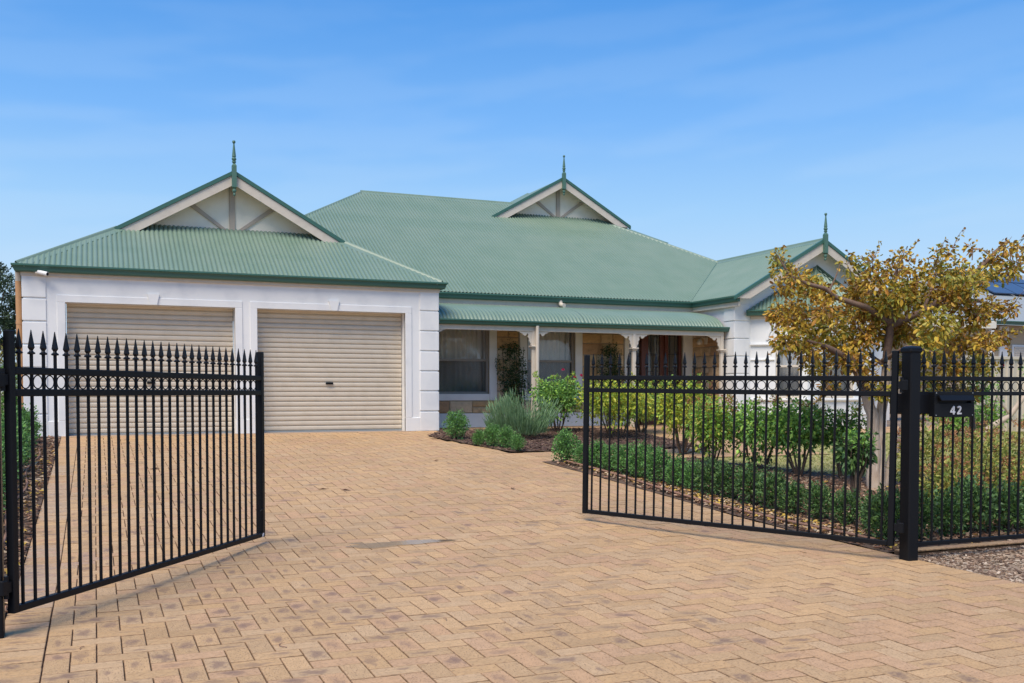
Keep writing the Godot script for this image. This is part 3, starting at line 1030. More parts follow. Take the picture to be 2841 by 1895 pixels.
	ar.box(Vector3(10.31, 2.851, -18.44), Vector3(11.76, 2.95, -18.392), 0.005)
	put(main, "architrave", ar.done(M.white))
	var fa := MB.new()
	fa.box(Vector3(5.72, 3.045, -18.42), Vector3(11.95, 3.18, -18.34), 0.004)
	fa.box(Vector3(5.72, 3.03, -18.42), Vector3(11.97, 3.044, -18.325), 0.003)
	put(main, "fascia", fa.done(M.cream))
	window(h, Vector3(5.7, 0, -18.43), Vector3.RIGHT, 0.44, 1.55, 1.28, 2.76, 1.95, M.grey_frame, 0.16, 0.13, 41)
	window(h, Vector3(5.7, 0, -18.43), Vector3.RIGHT, 2.37, 3.46, 1.28, 2.76, 1.95, M.grey_frame, 0.16, 0.13, 42)

	# entrance: timber door between leadlight side panels
	var fd := base(h, "front_door", Vector3(10.42, 0.62, -18.5))
	var frame := MB.new()
	for b in [[0.0, 0.05], [0.34, 0.43], [0.92, 1.0], [1.28, 1.335]]:
		frame.box(Vector3(b[0], 0, -0.06), Vector3(b[1], 2.2, 0.04), 0.006)
	frame.box(Vector3(0, 2.14, -0.055), Vector3(1.335, 2.23, 0.045), 0.006)
	put(fd, "frame", frame.done(M.timber))
	var leaf := MB.new()
	leaf.box(Vector3(0.43, 0.0, -0.05), Vector3(0.53, 2.14, 0.0), 0.005)
	leaf.box(Vector3(0.82, 0.0, -0.05), Vector3(0.92, 2.14, 0.0), 0.005)
	leaf.box(Vector3(0.53, 0.0, -0.049), Vector3(0.82, 0.55, -0.006), 0.005)
	leaf.box(Vector3(0.53, 2.02, -0.049), Vector3(0.82, 2.14, -0.001), 0.005)
	put(fd, "door_leaf", leaf.done(M.timber))
	for b in [[0.05, 0.34], [0.53, 0.82], [1.0, 1.28]]:
		var gl := MB.new()
		gl.box(Vector3(b[0], 0.55, -0.032), Vector3(b[1], 2.1, -0.026))
		put(fd, "leadlight", gl.done(M.glass))
		var came := MB.new()
		for k in 4:
			var y := 0.75 + 0.38 * k
			came.box(Vector3(b[0], y, -0.03), Vector3(b[1], y + 0.012, -0.02))
		for x in [b[0] + 0.07, b[1] - 0.082]:
			came.box(Vector3(x, 0.56, -0.029), Vector3(x + 0.012, 2.1, -0.021))
		put(fd, "lead_came", came.done(M.lead))
	# rooms behind the windows and the door
	var room := MB.new()
	room.box(Vector3(5.72, 0.5, -21.7), Vector3(12.03, 3.1, -21.6))
	room.box(Vector3(5.72, 0.5, -21.6), Vector3(5.82, 3.1, -18.62))
	room.box(Vector3(9.95, 0.5, -21.6), Vector3(10.05, 3.1, -18.62))
	room.box(Vector3(11.93, 0.5, -21.6), Vector3(12.02, 3.1, -18.62))
	room.box(Vector3(5.82, 3.0, -21.6), Vector3(11.93, 3.1, -18.62))
	room.box(Vector3(5.82, 0.5, -21.6), Vector3(11.93, 0.6, -18.62))
	put(h, "inner_rooms", room.done(M.panel))

	# main roof
	var zr := -23.2
	var run := -18.3 - zr
	var my := 3.235
	var mroof := put(h, "main_roof", corrugated([Vector2(0.97, 0), Vector2(11.87, 0), Vector2(14.0, 2.13), Vector2(14.0 - (run - 2.13), run), Vector2(5.9, run)], Vector3(0, my, -18.3), Vector3.RIGHT, Vector3(0, T, -1), 0.076, 0.022).done(M.green))
	put(mroof, "roof_sheet", corrugated([Vector2(18.3, 0), Vector2(28.1, 0), Vector2(23.2, run)], Vector3(0.97, my, 0), Vector3(0, 0, -1), Vector3(1, T, 0)).done(M.green))
	put(mroof, "roof_sheet", corrugated([Vector2(0.97, 0), Vector2(16.1, 0), Vector2(11.2, run), Vector2(5.9, run)], Vector3(0, my, -28.1), Vector3.RIGHT, Vector3(0, T, 1)).done(M.green))
	put(mroof, "roof_sheet", corrugated([Vector2(18.3, 0), Vector2(28.1, 0), Vector2(23.2, run)], Vector3(16.1, my, 0), Vector3(0, 0, -1), Vector3(-1, T, 0)).done(M.green))
	var yr := my + run * T
	var mc := MB.new()
	capping(mc, Vector3(5.9, yr, zr), Vector3(0.97, my, -18.3), Vector3(0, -T, 1), Vector3(-1, -T, 0))
	capping(mc, Vector3(5.86, yr + 0.015, zr), Vector3(11.2, yr + 0.015, zr), Vector3(0, -T, 1), Vector3(0, -T, -1))
	capping(mc, Vector3(11.2, yr, zr), Vector3(14.0, my + 2.13 * T, -20.43), Vector3(0, -T, 1), Vector3(1, -T, 0))
	put(mroof, "ridge_capping", mc.done(M.green))
	put(mroof, "gutter", gutter([Vector3(5.72, 3.25, -18.34), Vector3(11.96, 3.25, -18.34), Vector3(11.96, 3.25, -16.64)]).done(M.trim))
	var el := MB.new()
	el.tube([Vector3(8.76, 3.17, -18.3), Vector3(8.76, 3.10, -18.28), Vector3(8.775, 3.075, -18.23), Vector3(8.785, 3.07, -18.17)], [0.045, 0.045, 0.045, 0.045], 14)
	put(mroof, "drain_elbow", el.done(M.cream))
	# gable riding on the main roof
	var dx := 10.73
	var dz := -22.25
	var dh := 1.84
	var dy := my + (-18.3 - dz) * T + dh * T + 0.06
	var dorm := base(h, "roof_gable")
	for s in [-1.0, 1.0]:
		put(dorm, "roof_sheet", corrugated([Vector2(-dz, 0), Vector2(27.4, 0), Vector2(27.4, dh + 0.02), Vector2(-dz, dh + 0.02)], Vector3(dx + s * (dh + 0.02), dy - (dh + 0.02) * T - 0.02, 0), Vector3(0, 0, -1), Vector3(-s, T, 0)).done(M.green))
	gable(dorm, dx, dy, dh, dz, dz - 0.32)
	# hip of the roof further back
	var rp := Vector3(11.85, 7.2, -27.0)
	var back := MB.new()
	back.tri_out(rp, rp + Vector3(-3, -3 * T, 3), rp + Vector3(3, -3 * T, 3), Vector3(0, 1, 1))
	back.tri_out(rp, rp + Vector3(-3, -3 * T, 3), rp + Vector3(-3, -3 * T, -3), Vector3(-1, 1, 0))
	back.tri_out(rp, rp + Vector3(3, -3 * T, 3), rp + Vector3(3, -3 * T, -3), Vector3(1, 1, 0))
	back.tri_out(rp, rp + Vector3(3, -3 * T, -3), rp + Vector3(-3, -3 * T, -3), Vector3(0, 1, -1))
	put(h, "rear_roof", back.done(M.green))

	for r in [[groof, -0.6, 5.2, 0.12, -16.89], [groof, 0.1, 4.6, 0.95, -16.89], [mroof, 4.6, 11.9, 0.15, -18.3], [mroof, 4.8, 12.6, 1.2, -18.3], [mroof, 5.2, 12.9, 2.3, -18.3], [mroof, 5.6, 12.2, 3.4, -18.3]]:
		var sm := MB.new()
		var x: float = ceil(r[1] / 0.228) * 0.228 + 0.038
		while x < r[2]:
			var p := Vector3(x, 3.235 + r[3] * T, r[4] - r[3]) + Vector3(0, 1, T).normalized() * 0.028
			sm.box(p - Vector3(0.007, 0.004, 0.007), p + Vector3(0.007, 0.006, 0.007), 0.003)
			x += 0.228
		kind(put(r[0], "roof_screws", sm.done(M.trim)), "stuff")
	make_verandah(h)
	make_wing(h)

func make_verandah(h: Node3D):
	# bullnose sheet
	var prof := [Vector2(-18.36, 3.02), Vector2(-18.1, 2.985), Vector2(-17.8, 2.935), Vector2(-17.55, 2.88), Vector2(-17.38, 2.82), Vector2(-17.25, 2.745), Vector2(-17.16, 2.66), Vector2(-17.11, 2.585)]
	var mb := MB.new()
	var pitch := 0.076
	var x0 := 5.72
	var x1 := 11.93
	var n := int((x1 - x0) / (pitch / 10.0))
	var prev := []
	for k in n + 1:
		var x := lerpf(x0, x1, float(k) / n)
		var amp := 0.014
		var lap := 0.012 * smoothstep(8.72, 8.74, x) * smoothstep(8.86, 8.84, x)
		var ring := []
		for j in prof.size():
			var a: Vector2 = prof[maxi(j - 1, 0)]
			var b: Vector2 = prof[mini(j + 1, prof.size() - 1)]
			var t := (b - a).normalized()
			var nn := Vector3(0, t.x, -t.y)
			ring.append([Vector3(x, prof[j].y, prof[j].x) + nn * (ridge(x, pitch, amp) + lap), (nn - Vector3.RIGHT * (ridge(x + 0.001, pitch, amp) - ridge(x - 0.001, pitch, amp)) / 0.002).normalized()])
		if k > 0:
			for j in prof.size() - 1:
				mb.quad_n(prev[j][0], prev[j + 1][0], ring[j + 1][0], ring[j][0], prev[j][1], prev[j + 1][1], ring[j + 1][1], ring[j][1])
		prev = ring
	var roof := put(h, "verandah_roof", mb.done(M.green))
	put(roof, "gutter", gutter([Vector3(5.73, 2.645, -17.13), Vector3(11.93, 2.645, -17.13), Vector3(11.93, 2.645, -17.3)], 0.0, [Vector2(0, -0.015), Vector2(0, -0.095), Vector2(0.05, -0.095), Vector2(0.07, -0.08), Vector2(0.08, -0.045), Vector2(0.095, -0.03), Vector2(0.1, -0.024), Vector2(0.1, 0), Vector2(0.085, 0), Vector2(0.085, -0.015)]).done(M.trim))
	var beam := MB.new()
	beam.box(Vector3(5.72, 2.46, -17.19), Vector3(11.92, 2.6, -17.13), 0.003)
	put(roof, "beam", beam.done(M.cream))
	# fretted brackets beside each post, cut from board
	var br := [Vector2(0.0, 2.462), Vector2(0.50, 2.462), Vector2(0.48, 2.45), Vector2(0.42, 2.448), Vector2(0.38, 2.425), Vector2(0.33, 2.42), Vector2(0.29, 2.39), Vector2(0.24, 2.372), Vector2(0.20, 2.385), Vector2(0.185, 2.41), Vector2(0.155, 2.42), Vector2(0.13, 2.405), Vector2(0.13, 2.375), Vector2(0.15, 2.36), Vector2(0.12, 2.335), Vector2(0.095, 2.31), Vector2(0.10, 2.275), Vector2(0.07, 2.25), Vector2(0.05, 2.225), Vector2(0.055, 2.205), Vector2(0.0, 2.20)]
	var posts := [7.655, 9.825, 11.885]
	for k in 3:
		for s in [-1.0, 1.0]:
			if k == 2 and s > 0: continue
			var pts := PackedVector2Array()
			for p in br: pts.append(Vector2(s * p.x * 0.64, p.y))
			var b := MB.new()
			b.extrude(pts, Vector3(posts[k] + s * 0.03, 0, -17.145), Vector3.RIGHT, Vector3.UP, Vector3(0, 0, -0.03))
			put(h, "verandah_bracket", b.done(M.cream))
	var lb := MB.new()
	var lp := PackedVector2Array()
	for p in [Vector2(0, 2.462), Vector2(0.2, 2.462), Vector2(0.16, 2.45), Vector2(0.12, 2.44), Vector2(0.08, 2.415), Vector2(0.03, 2.40), Vector2(0, 2.39)]: lp.append(p)
	lb.extrude(lp, Vector3(5.72, 0, -17.145), Vector3.RIGHT, Vector3.UP, Vector3(0, 0, -0.03))
	put(h, "verandah_bracket", lb.done(M.cream))
	for k in 3:
		var x: float = posts[k]
		var w := 0.036
		var p := MB.new()
		p.box(Vector3(x - w, gy(-17.1), -17.16 - w), Vector3(x + w, 2.46, -17.16 + w), 0.008)
		var post := put(h, "verandah_post", p.done(M.cream))
		var c := MB.new()
		c.box(Vector3(x - 0.075, 2.165, -17.235), Vector3(x + 0.075, 2.19, -17.085), 0.006)
		c.box(Vector3(x - 0.055, 2.135, -17.215), Vector3(x + 0.055, 2.164, -17.105), 0.006)
		put(post, "capital", c.done(M.cream))
		var bs := MB.new()
		bs.box(Vector3(x - 0.055, gy(-17.1), -17.215), Vector3(x + 0.055, gy(-17.1) + 0.22, -17.105), 0.01)
		put(post, "base_block", bs.done(M.cream))
	var dp := MB.new()
	dp.tube([Vector3(7.70, 2.56, -17.08), Vector3(7.70, gy(-17.1), -17.08)], [0.034, 0.034], 14)
	put(h, "downpipe", dp.done(M.cream))

func make_wing(h: Node3D):
	var wx := 12.03
	var wr := 16.05
	var xc := 14.03
	var fl := gy(-17.0)
	var mb := MB.new()
	wall(mb, Vector3(wx, 0, -16.9), Vector3(wr, 0, -16.9), fl - 0.1, 3.12, 0.2)
	wall(mb, Vector3(wx, 0, -20), Vector3(wx, 0, -17.1), fl - 0.1, 3.12, 0.2)
	wall(mb, Vector3(wr, 0, -17.1), Vector3(wr, 0, -24), fl - 0.1, 3.12, 0.2)
	wall(mb, Vector3(wr, 0, -20.2), Vector3(wx, 0, -20.2), fl - 0.1, 3.12, 0.1)
	mb.extrude(PackedVector2Array([Vector2(wx, 3.12), Vector2(wr, 3.12), Vector2(wr, 3.265), Vector2(xc, 3.235 + (xc - 11.89) * T - 0.045), Vector2(wx, 3.265)]), Vector3(0, 0, -16.9), Vector3.RIGHT, Vector3.UP, Vector3(0, 0, -0.2))
	var w := put(h, "wing_wall", mb.done(M.white))
	# stone side wall under the verandah, white corner blocks
	var back := MB.new()
	back.box(Vector3(wx - 0.02, fl, -18.4), Vector3(wx - 0.002, 2.62, -17.26))
	put(w, "stone_backing", back.done(M.mortar))
	stones(w, Vector3(wx - 0.02, 0, -18.4), Vector3(0, 0, 1), Vector3(-1, 0, 0), [[0.0, 1.14, fl + 0.02, 2.62]], 33)
	quoins(w, wx - 0.03, wx + 0.34, -17.255, -16.882, fl - 0.05)
	var fa := MB.new()
	fa.box(Vector3(wx - 0.09, 3.045, -18.34), Vector3(wx - 0.045, 3.18, -16.66), 0.004)
	put(w, "fascia", fa.done(M.cream))
	# gable roof
	var ex := 11.89
	var hw := xc - ex
	var ey := 3.235
	var roof := put(h, "wing_roof", corrugated([Vector2(16.6, 0), Vector2(18.3, 0), Vector2(20.44, hw), Vector2(16.6, hw)], Vector3(ex, ey, 0), Vector3(0, 0, -1), Vector3(1, T, 0)).done(M.green))
	put(roof, "roof_sheet", corrugated([Vector2(16.6, 0), Vector2(24, 0), Vector2(24, hw), Vector2(16.6, hw)], Vector3(xc + hw, ey, 0), Vector3(0, 0, -1), Vector3(-1, T, 0)).done(M.green))
	var cap := MB.new()
	capping(cap, Vector3(xc, ey + hw * T + 0.015, -16.6), Vector3(xc, ey + hw * T + 0.015, -20.6), Vector3(-1, -T, 0), Vector3(1, -T, 0))
	put(roof, "ridge_capping", cap.done(M.green))
	var val := MB.new()
	val.quad_out(Vector3(11.84, ey + 0.02, -18.30), Vector3(11.92, ey + 0.025, -18.27), Vector3(14.06, ey + hw * T + 0.03, -20.40), Vector3(13.98, ey + hw * T + 0.03, -20.45), Vector3.UP)
	put(roof, "valley_flashing", val.done(M.trim))
	gable(roof, xc, ey + hw * T + 0.02, hw + 0.02, -16.6, -16.88, false)
	for s in [-1.0, 1.0]:
		var so := MB.new()
		so.quad_out(Vector3(xc, ey + hw * T - 0.05, -16.63), Vector3(xc + s * hw, ey - 0.05, -16.63), Vector3(xc + s * hw, ey - 0.05, -16.9), Vector3(xc, ey + hw * T - 0.05, -16.9), Vector3.DOWN)
		put(roof, "soffit", so.done(M.white))

	# canted bay with its own small roof
	var P := [Vector3(12.42, 0, -16.9), Vector3(13.22, 0, -16.1), Vector3(14.85, 0, -16.1), Vector3(15.65, 0, -16.9)]
	var bm := MB.new()
	wall(bm, P[0], P[1], fl - 0.15, 2.92, 0.16, [[0.50, 1.0, 1.19, 2.35]])
	wall(bm, P[1], P[2], fl - 0.15, 2.92, 0.16, [[0.42, 1.2, 1.19, 2.35]])
	wall(bm, P[2], P[3], fl - 0.15, 2.92, 0.16)
	var bay := put(h, "bay_wall", bm.done(M.white))
	var dir: Vector3 = (P[1] - P[0]).normalized()
	window(h, P[0] + dir.cross(Vector3.UP) * 0.0, dir, 0.50, 1.0, 1.19, 2.35, 1.84, M.cream, 0.0, 0.0, 43)
	window(h, P[1], Vector3.RIGHT, 0.42, 1.2, 1.19, 2.35, 1.84, M.cream, 0.0, 0.0, 44)
	# string courses and sill band following the bay
	for b in [[2.255, 2.30, 0.05], [1.955, 1.985, 0.03], [1.125, 1.175, 0.05], [0.84, 0.87, 0.02]]:
		var t: float = b[1] - b[0]
		var o: float = b[2]
		var runs := [[P[0], P[0] + dir * 0.48], [P[0] + dir * 1.02, P[1], P[1] + Vector3(0.40, 0, 0)], [P[1] + Vector3(1.22, 0, 0), P[2], P[3]]]
		if b[1] < 1.19: runs = [[P[0], P[1], P[2], P[3]]]
		for r in runs:
			var path := []
			for p in r: path.append(Vector3(p.x, b[1], p.z))
			put(bay, "string_course", gutter(path, 0.0, [Vector2(-0.02, 0), Vector2(-0.02, -t), Vector2(o * 0.5, -t), Vector2(o, -t * 0.5), Vector2(o, 0)]).done(M.white))
	# arched hood over the side window
	var mid: Vector3 = P[0] + dir * 0.75
	var nn := dir.cross(Vector3.UP)
	for rr in [[0.40, 0.45, 0.03], [0.34, 0.37, 0.015]]:
		var am := MB.new()
		for k in 16:
			var a0 := PI * k / 16.0
			var a1 := PI * (k + 1) / 16.0
			var q := PackedVector2Array([Vector2(cos(a0) * rr[0], sin(a0) * rr[0] * 0.85), Vector2(cos(a0) * rr[1], sin(a0) * rr[1] * 0.85), Vector2(cos(a1) * rr[1], sin(a1) * rr[1] * 0.85), Vector2(cos(a1) * rr[0], sin(a1) * rr[0] * 0.85)])
			am.extrude(q, Vector3(mid.x, 2.38, mid.z) + nn * -0.005, dir, Vector3.UP, nn * rr[2])
		put(bay, "window_hood", am.done(M.white))
	var gp := []
	for p in P: gp.append(Vector3(p.x, 2.985, p.z))
	var fm := MB.new()
	put(bay, "fascia", gutter(gp, -0.05, [Vector2(-0.02, 0.0), Vector2(-0.02, -0.13), Vector2(0.015, -0.13), Vector2(0.03, -0.09), Vector2(0.03, 0.0)]).done(M.cream))
	gp[0] += Vector3(-0.12, 0, 0.0); gp[3] += Vector3(0.12, 0, 0)
	gp[0].z = -16.88; gp[3].z = -16.88
	var broof := put(h, "bay_roof", gutter(gp, 0.0).done(M.trim))
	var ap := Vector3(14.03, 3.95, -16.88)
	for k in 3:
		var a: Vector3 = gp[k]
		var b: Vector3 = gp[k + 1]
		var U := (b - a).normalized()
		var L := (b - a).length()
		var foot := (ap - a).dot(U)
		var S := ap - a - U * foot
		put(broof, "roof_sheet", corrugated([Vector2(0, 0), Vector2(L, 0), Vector2(foot, 1.0)], a - Vector3(0, 0.02, 0), U, S).done(M.green))
		if k > 0:
			var hc := MB.new()
			capping(hc, a - Vector3(0, 0.0, 0), ap, (U.cross(Vector3.UP) - Vector3.UP * 0.7), (Vector3(gp[k] - gp[k - 1]).normalized().cross(Vector3.UP) - Vector3.UP * 0.7), 0.08)
			put(broof, "hip_capping", hc.done(M.green))

# ---------------------------------------------------------------- gates and fence
func steel_parts():
	var b := MB.new()
	b.lathe([Vector2(0.0098, 0.0), Vector2(0.0098, 1.0)], Vector3.ZERO, 8, PI / 8)
	M.bar = b.done(M.steel)
	var s := MB.new()
	s.lathe([Vector2(0.0105, -0.006), Vector2(0.0205, -0.003), Vector2(0.0205, 0.004), Vector2(0.012, 0.010), Vector2(0.0085, 0.018)], Vector3.ZERO, 12)
	s.lathe([Vector2(0.008, 0.015), Vector2(0.018, 0.032), Vector2(0.0165, 0.042), Vector2(0.0022, 0.128), Vector2(0.0, 0.130)], Vector3.ZERO, 4, PI / 4)
	M.spear = s.done(M.steel)
	var r := MB.new()
	var pts := []
	var rad := []
	for k in 25:
		var a := TAU * k / 24.0
		pts.append(Vector3(cos(a), sin(a), 0) * 0.0365); rad.append(0.0035)
	r.tube(pts, rad, 6)
	M.ring = r.done(M.steel)

func pickets(o: Node3D, xs: Array, y0: float, y1: float, ring_y: float, rings := true):
	for k in xs.size():
		var bar := put(o, "picket", M.bar, Transform3D(Basis.from_scale(Vector3(1, y1 - y0, 1)), Vector3(xs[k], y0, 0)))
		put(bar, "spear_head", M.spear, Transform3D(Basis.from_scale(Vector3(1, 1.0 / (y1 - y0), 1)), Vector3(0, 1, 0)))
		if rings and k > 0:
			var g: float = (xs[k] - xs[k - 1]) * 0.5
			put(o, "ring", M.ring, Transform3D(Basis.from_scale(Vector3(minf(1.0, (g - 0.0106) / 0.04 + 0.04), 1, 1)), Vector3(xs[k] - g, ring_y, 0)))

func make_gate(at_: Vector3, to: Vector3, lift: float, label: String, bolt: bool):
	var d := to - at_
	var L := Vector2(d.x, d.z).length()
	var g := base(self, "driveway_gate", at_, atan2(-d.z, d.x))
	g.rotation.z = lift / L
	tag(g, label, "gate", "")
	var add := func(called: String, lo: Vector3, hi: Vector3):
		var mb := MB.new()
		mb.box(lo, hi, 0.004)
		put(g, called, mb.done(M.steel))
	add.call("stile", Vector3(0, 0.114, -0.022), Vector3(0.044, 1.624, 0.022))
	add.call("stile", Vector3(L - 0.044, 0.114, -0.022), Vector3(L, 1.624, 0.022))
	add.call("top_rail", Vector3(0.044, 1.39, -0.02), Vector3(L - 0.044, 1.43, 0.02))
	add.call("middle_rail", Vector3(0.044, 1.272, -0.02), Vector3(L - 0.044, 1.312, 0.02))
	add.call("bottom_rail", Vector3(0.044, 0.114, -0.019), Vector3(L - 0.044, 0.152, 0.019))
	var xs := []
	for k in 29: xs.append(0.05 + 0.045 + (L - 0.19) * k / 28.0)
	pickets(g, xs, 0.15, 1.507, 1.351)
	for y in [0.26, 1.36]:
		var hg := MB.new()
		hg.box(Vector3(-0.072, y - 0.04, -0.014), Vector3(-0.03, y + 0.04, 0.014), 0.004)
		hg.tube([Vector3(-0.03, y - 0.06, 0), Vector3(-0.03, y + 0.06, 0)], [0.013, 0.013], 10)
		hg.box(Vector3(-0.03, y - 0.03, -0.012), Vector3(0.0, y + 0.03, 0.012), 0.003)
		put(g, "hinge", hg.done(M.steel))
	if bolt:
		var b := MB.new()
		b.tube([Vector3(L - 0.08, 0.33, 0.02), Vector3(L - 0.075, 0.345, 0.03), Vector3(L - 0.05, 0.35, 0.028)], [0.006, 0.006, 0.006], 6)
		b.tube([Vector3(L - 0.085, 1.262, 0.0), Vector3(L - 0.085, 1.24, 0.0)], [0.009, 0.009], 8)
		put(g, "latch_hook", b.done(M.steel))
		var cr := MB.new()
		cr.extrude(PackedVector2Array([Vector2(0, 0), Vector2(0.025, 0.006), Vector2(0.03, 0.03), Vector2(0.015, 0.03), Vector2(0.0, 0.012)]), Vector3(L - 0.06, 0.118, 0.027), Vector3.RIGHT, Vector3.UP, Vector3(0, 0, -0.004))
		put(g, "corner_sticker", cr.done(M.letter))

func make_gates():
	steel_parts()
	make_gate(Vector3(5.685, 0.0, -5.9), Vector3(4.30, 0, -8.47), 0.035, "black spear-topped gate hinged on the post beside the numbered letterbox, standing open", false)
	make_gate(Vector3(-0.43, 0.009, -5.87), Vector3(1.255, 0, -8.26), 0.0, "black spear-topped gate standing open in front of the left garage door", true)
	for p in [[5.83, "square black steel gate post with domed cap beside the letterbox"], [-0.515, "square black steel gate post standing beside the clipped left hedge"]]:
		var g := base(self, "gate_post", Vector3(p[0], 0, -5.89))
		tag(g, p[1], "post")
		var mb := MB.new()
		mb.box(Vector3(-0.052, -0.25, -0.052), Vector3(0.052, 1.625, 0.052), 0.008)
		put(g, "shaft", mb.done(M.steel))
		var c := MB.new()
		c.box(Vector3(-0.06, 1.61, -0.06), Vector3(0.06, 1.638, 0.06), 0.008)
		c.lathe([Vector2(0.082, 1.636), Vector2(0.074, 1.65), Vector2(0.05, 1.66), Vector2(0.0, 1.664)], Vector3.ZERO, 4, PI / 4)
		put(g, "cap", c.done(M.steel))
	var f := base(self, "picket_fence", Vector3(5.882, 0, -5.9))
	tag(f, "black spear-topped steel fence panel behind the letterbox, beside the gravel verge", "fence")
	var L := 2.4
	for r in [["top_rail", 1.395, 1.43], ["middle_rail", 1.278, 1.31], ["bottom_rail", 0.098, 0.13]]:
		var mb := MB.new()
		mb.box(Vector3(0.0, r[1], -0.018), Vector3(L, r[2], 0.018), 0.003)
		put(f, r[0], mb.done(M.steel))
	var xs := []
	for k in 23: xs.append(0.088 + 0.1042 * k)
	pickets(f, xs, 0.128, 1.507, 1.352)
	var ep := MB.new()
	ep.box(Vector3(L, -0.2, -0.03), Vector3(L + 0.06, 1.62, 0.03), 0.006)
	put(f, "end_post", ep.done(M.steel))

	# letterbox hung on the fence
	var b := base(self, "letterbox", Vector3(6.205, 1.21, -5.86))
	tag(b, "black metal letterbox with white house number 42 on the picket fence", "letterbox")
	var body := MB.new()
	body.box(Vector3(-0.33, -0.075, -0.30), Vector3(0.18, 0.085, -0.02), 0.005)
	put(b, "body", body.done(M.steel))
	var plate := MB.new()
	plate.box(Vector3(-0.205, -0.10, 0.02), Vector3(0.205, 0.01, 0.045), 0.003)
	plate.box(Vector3(-0.205, 0.055, 0.02), Vector3(0.205, 0.10, 0.045), 0.003)
	plate.box(Vector3(-0.205, 0.01, 0.02), Vector3(-0.175, 0.055, 0.0448), 0.002)
	plate.box(Vector3(0.175, 0.01, 0.02), Vector3(0.205, 0.055, 0.0448), 0.002)
	plate.box(Vector3(-0.2, -0.095, -0.02), Vector3(0.2, 0.095, 0.019), 0.002)
	put(b, "front_plate", plate.done(M.steel))
	var flap := MB.new()
	flap.extrude(PackedVector2Array([Vector2(0.045, 0.075), Vector2(0.06, 0.07), Vector2(0.085, 0.032), Vector2(0.082, 0.028), Vector2(0.045, 0.062)]), Vector3(-0.175, 0, 0), Vector3(0, 0, 1), Vector3.UP, Vector3(0.35, 0, 0))
	put(b, "slot_flap", flap.done(M.steel))
	for e in [[-0.19, -0.085], [0.19, -0.085], [-0.19, 0.088], [0.19, 0.088]]:
		var rv := MB.new()
		rv.lathe([Vector2(0.005, 0), Vector2(0.004, 0.003), Vector2(0, 0.004)], Vector3.ZERO, 8)
		put(b, "rivet", rv.done(M.zinc), Transform3D(Basis(Vector3.RIGHT, PI / 2), Vector3(e[0], e[1], 0.045)))
	var font := SystemFont.new()
	font.font_names = PackedStringArray(["Droid Sans"])
	font.font_weight = 700
	var k := 0
	for ch in ["4", "2"]:
		var tm := TextMesh.new()
		tm.text = ch
		tm.font = font
		tm.font_size = 96
		tm.pixel_size = 0.00096
		tm.depth = 0.006
		tm.material = M.letter
		var o := put(b, "number_digit", tm, Transform3D(Basis(Vector3(0, 0, 1), [-0.03, 0.04][k]), Vector3([-0.022, 0.045][k], -0.046, 0.049)))
		k += 1

# ---------------------------------------------------------------- plants
func rdir(rng: RandomNumberGenerator) -> Vector3:
	var z := rng.randf_range(-1, 1)
	var a := rng.randf_range(0, TAU)
	var r := sqrt(1 - z * z)
	return Vector3(r * cos(a), z, r * sin(a))

func pick(rng: RandomNumberGenerator, cols: Array) -> Color:
	var c: Color = cols[rng.randi_range(0, cols.size() - 1)]
	var k := rng.randf_range(0.75, 1.25)
	return Color(c.r * k, c.g * k, c.b * k)

# leaves through a lumpy ellipsoid
func foliage(mb: MB, rng: RandomNumberGenerator, c: Vector3, R: Vector3, n: int, l: float, w: float, cols: Array, up := 0.3, thr := -0.1, freq := 3.0, seed_ := 3, shell := 0.45, droop := 0.0):
	var f := noise(seed_, 1.0, 2)
	var made := 0
	var tries := 0
	while made < n and tries < n * 8:
		tries += 1
		var d := rdir(rng)
		var lump := 0.82 + 0.3 * f.get_noise_3dv(d * 1.6 + c * 3.1) + 0.16 * f.get_noise_3dv(d * 4.0 - c)
		var q := d * pow(rng.randf(), shell) * lump
		var p := c + q * R
		if f.get_noise_3dv(p * freq / maxf(R.x, 0.05) * 0.6) < thr: continue
		var o := (d * 0.8 + rdir(rng) * 0.8 + Vector3.UP * up).normalized()
		var s := o.cross(rdir(rng)).normalized()
		var k := rng.randf_range(0.65, 1.25)
		mb.leaf(p, o, s, l * k, w * k, pick(rng, cols), 0.22, droop)
		made += 1

func new_leaves() -> MB:
	var mb := MB.new()
	mb.colored = true
	return mb

func plant(called: String, at_: Vector3, parts: Array, label: String, category: String, group := "", turn := 0.0, scale_ := 1.0) -> Node3D:
	var o := base(self, called, at_, turn)
	o.set_meta("plain", called)
	o.scale = Vector3.ONE * scale_
	for p in parts: put(o, p[0], p[1])
	tag(o, label, category, group)
	return o

const NTH := ["first", "second", "third", "fourth", "fifth", "sixth", "seventh", "eighth", "ninth", "tenth", "eleventh", "twelfth", "thirteenth", "fourteenth", "fifteenth", "sixteenth", "seventeenth", "eighteenth"]
const BOX_GREENS := [Color(0.092, 0.216, 0.058), Color(0.122, 0.286, 0.071), Color(0.071, 0.164, 0.052), Color(0.183, 0.390, 0.092)]
const BOX_DARK := [Color(0.069, 0.146, 0.044), Color(0.098, 0.196, 0.059), Color(0.156, 0.283, 0.073), Color(0.044, 0.098, 0.034)]
const ROSE := [Color(0.258, 0.436, 0.056), Color(0.353, 0.458, 0.064), Color(0.458, 0.458, 0.073), Color(0.160, 0.323, 0.056), Color(0.209, 0.386, 0.064)]
const ROSE_YELLOW := [Color(0.392, 0.472, 0.039), Color(0.473, 0.473, 0.046), Color(0.288, 0.405, 0.046), Color(0.473, 0.473, 0.053), Color(0.209, 0.340, 0.046)]
const ROSE_DEEP := [Color(0.150, 0.320, 0.066), Color(0.221, 0.422, 0.076), Color(0.302, 0.486, 0.076), Color(0.101, 0.236, 0.050)]

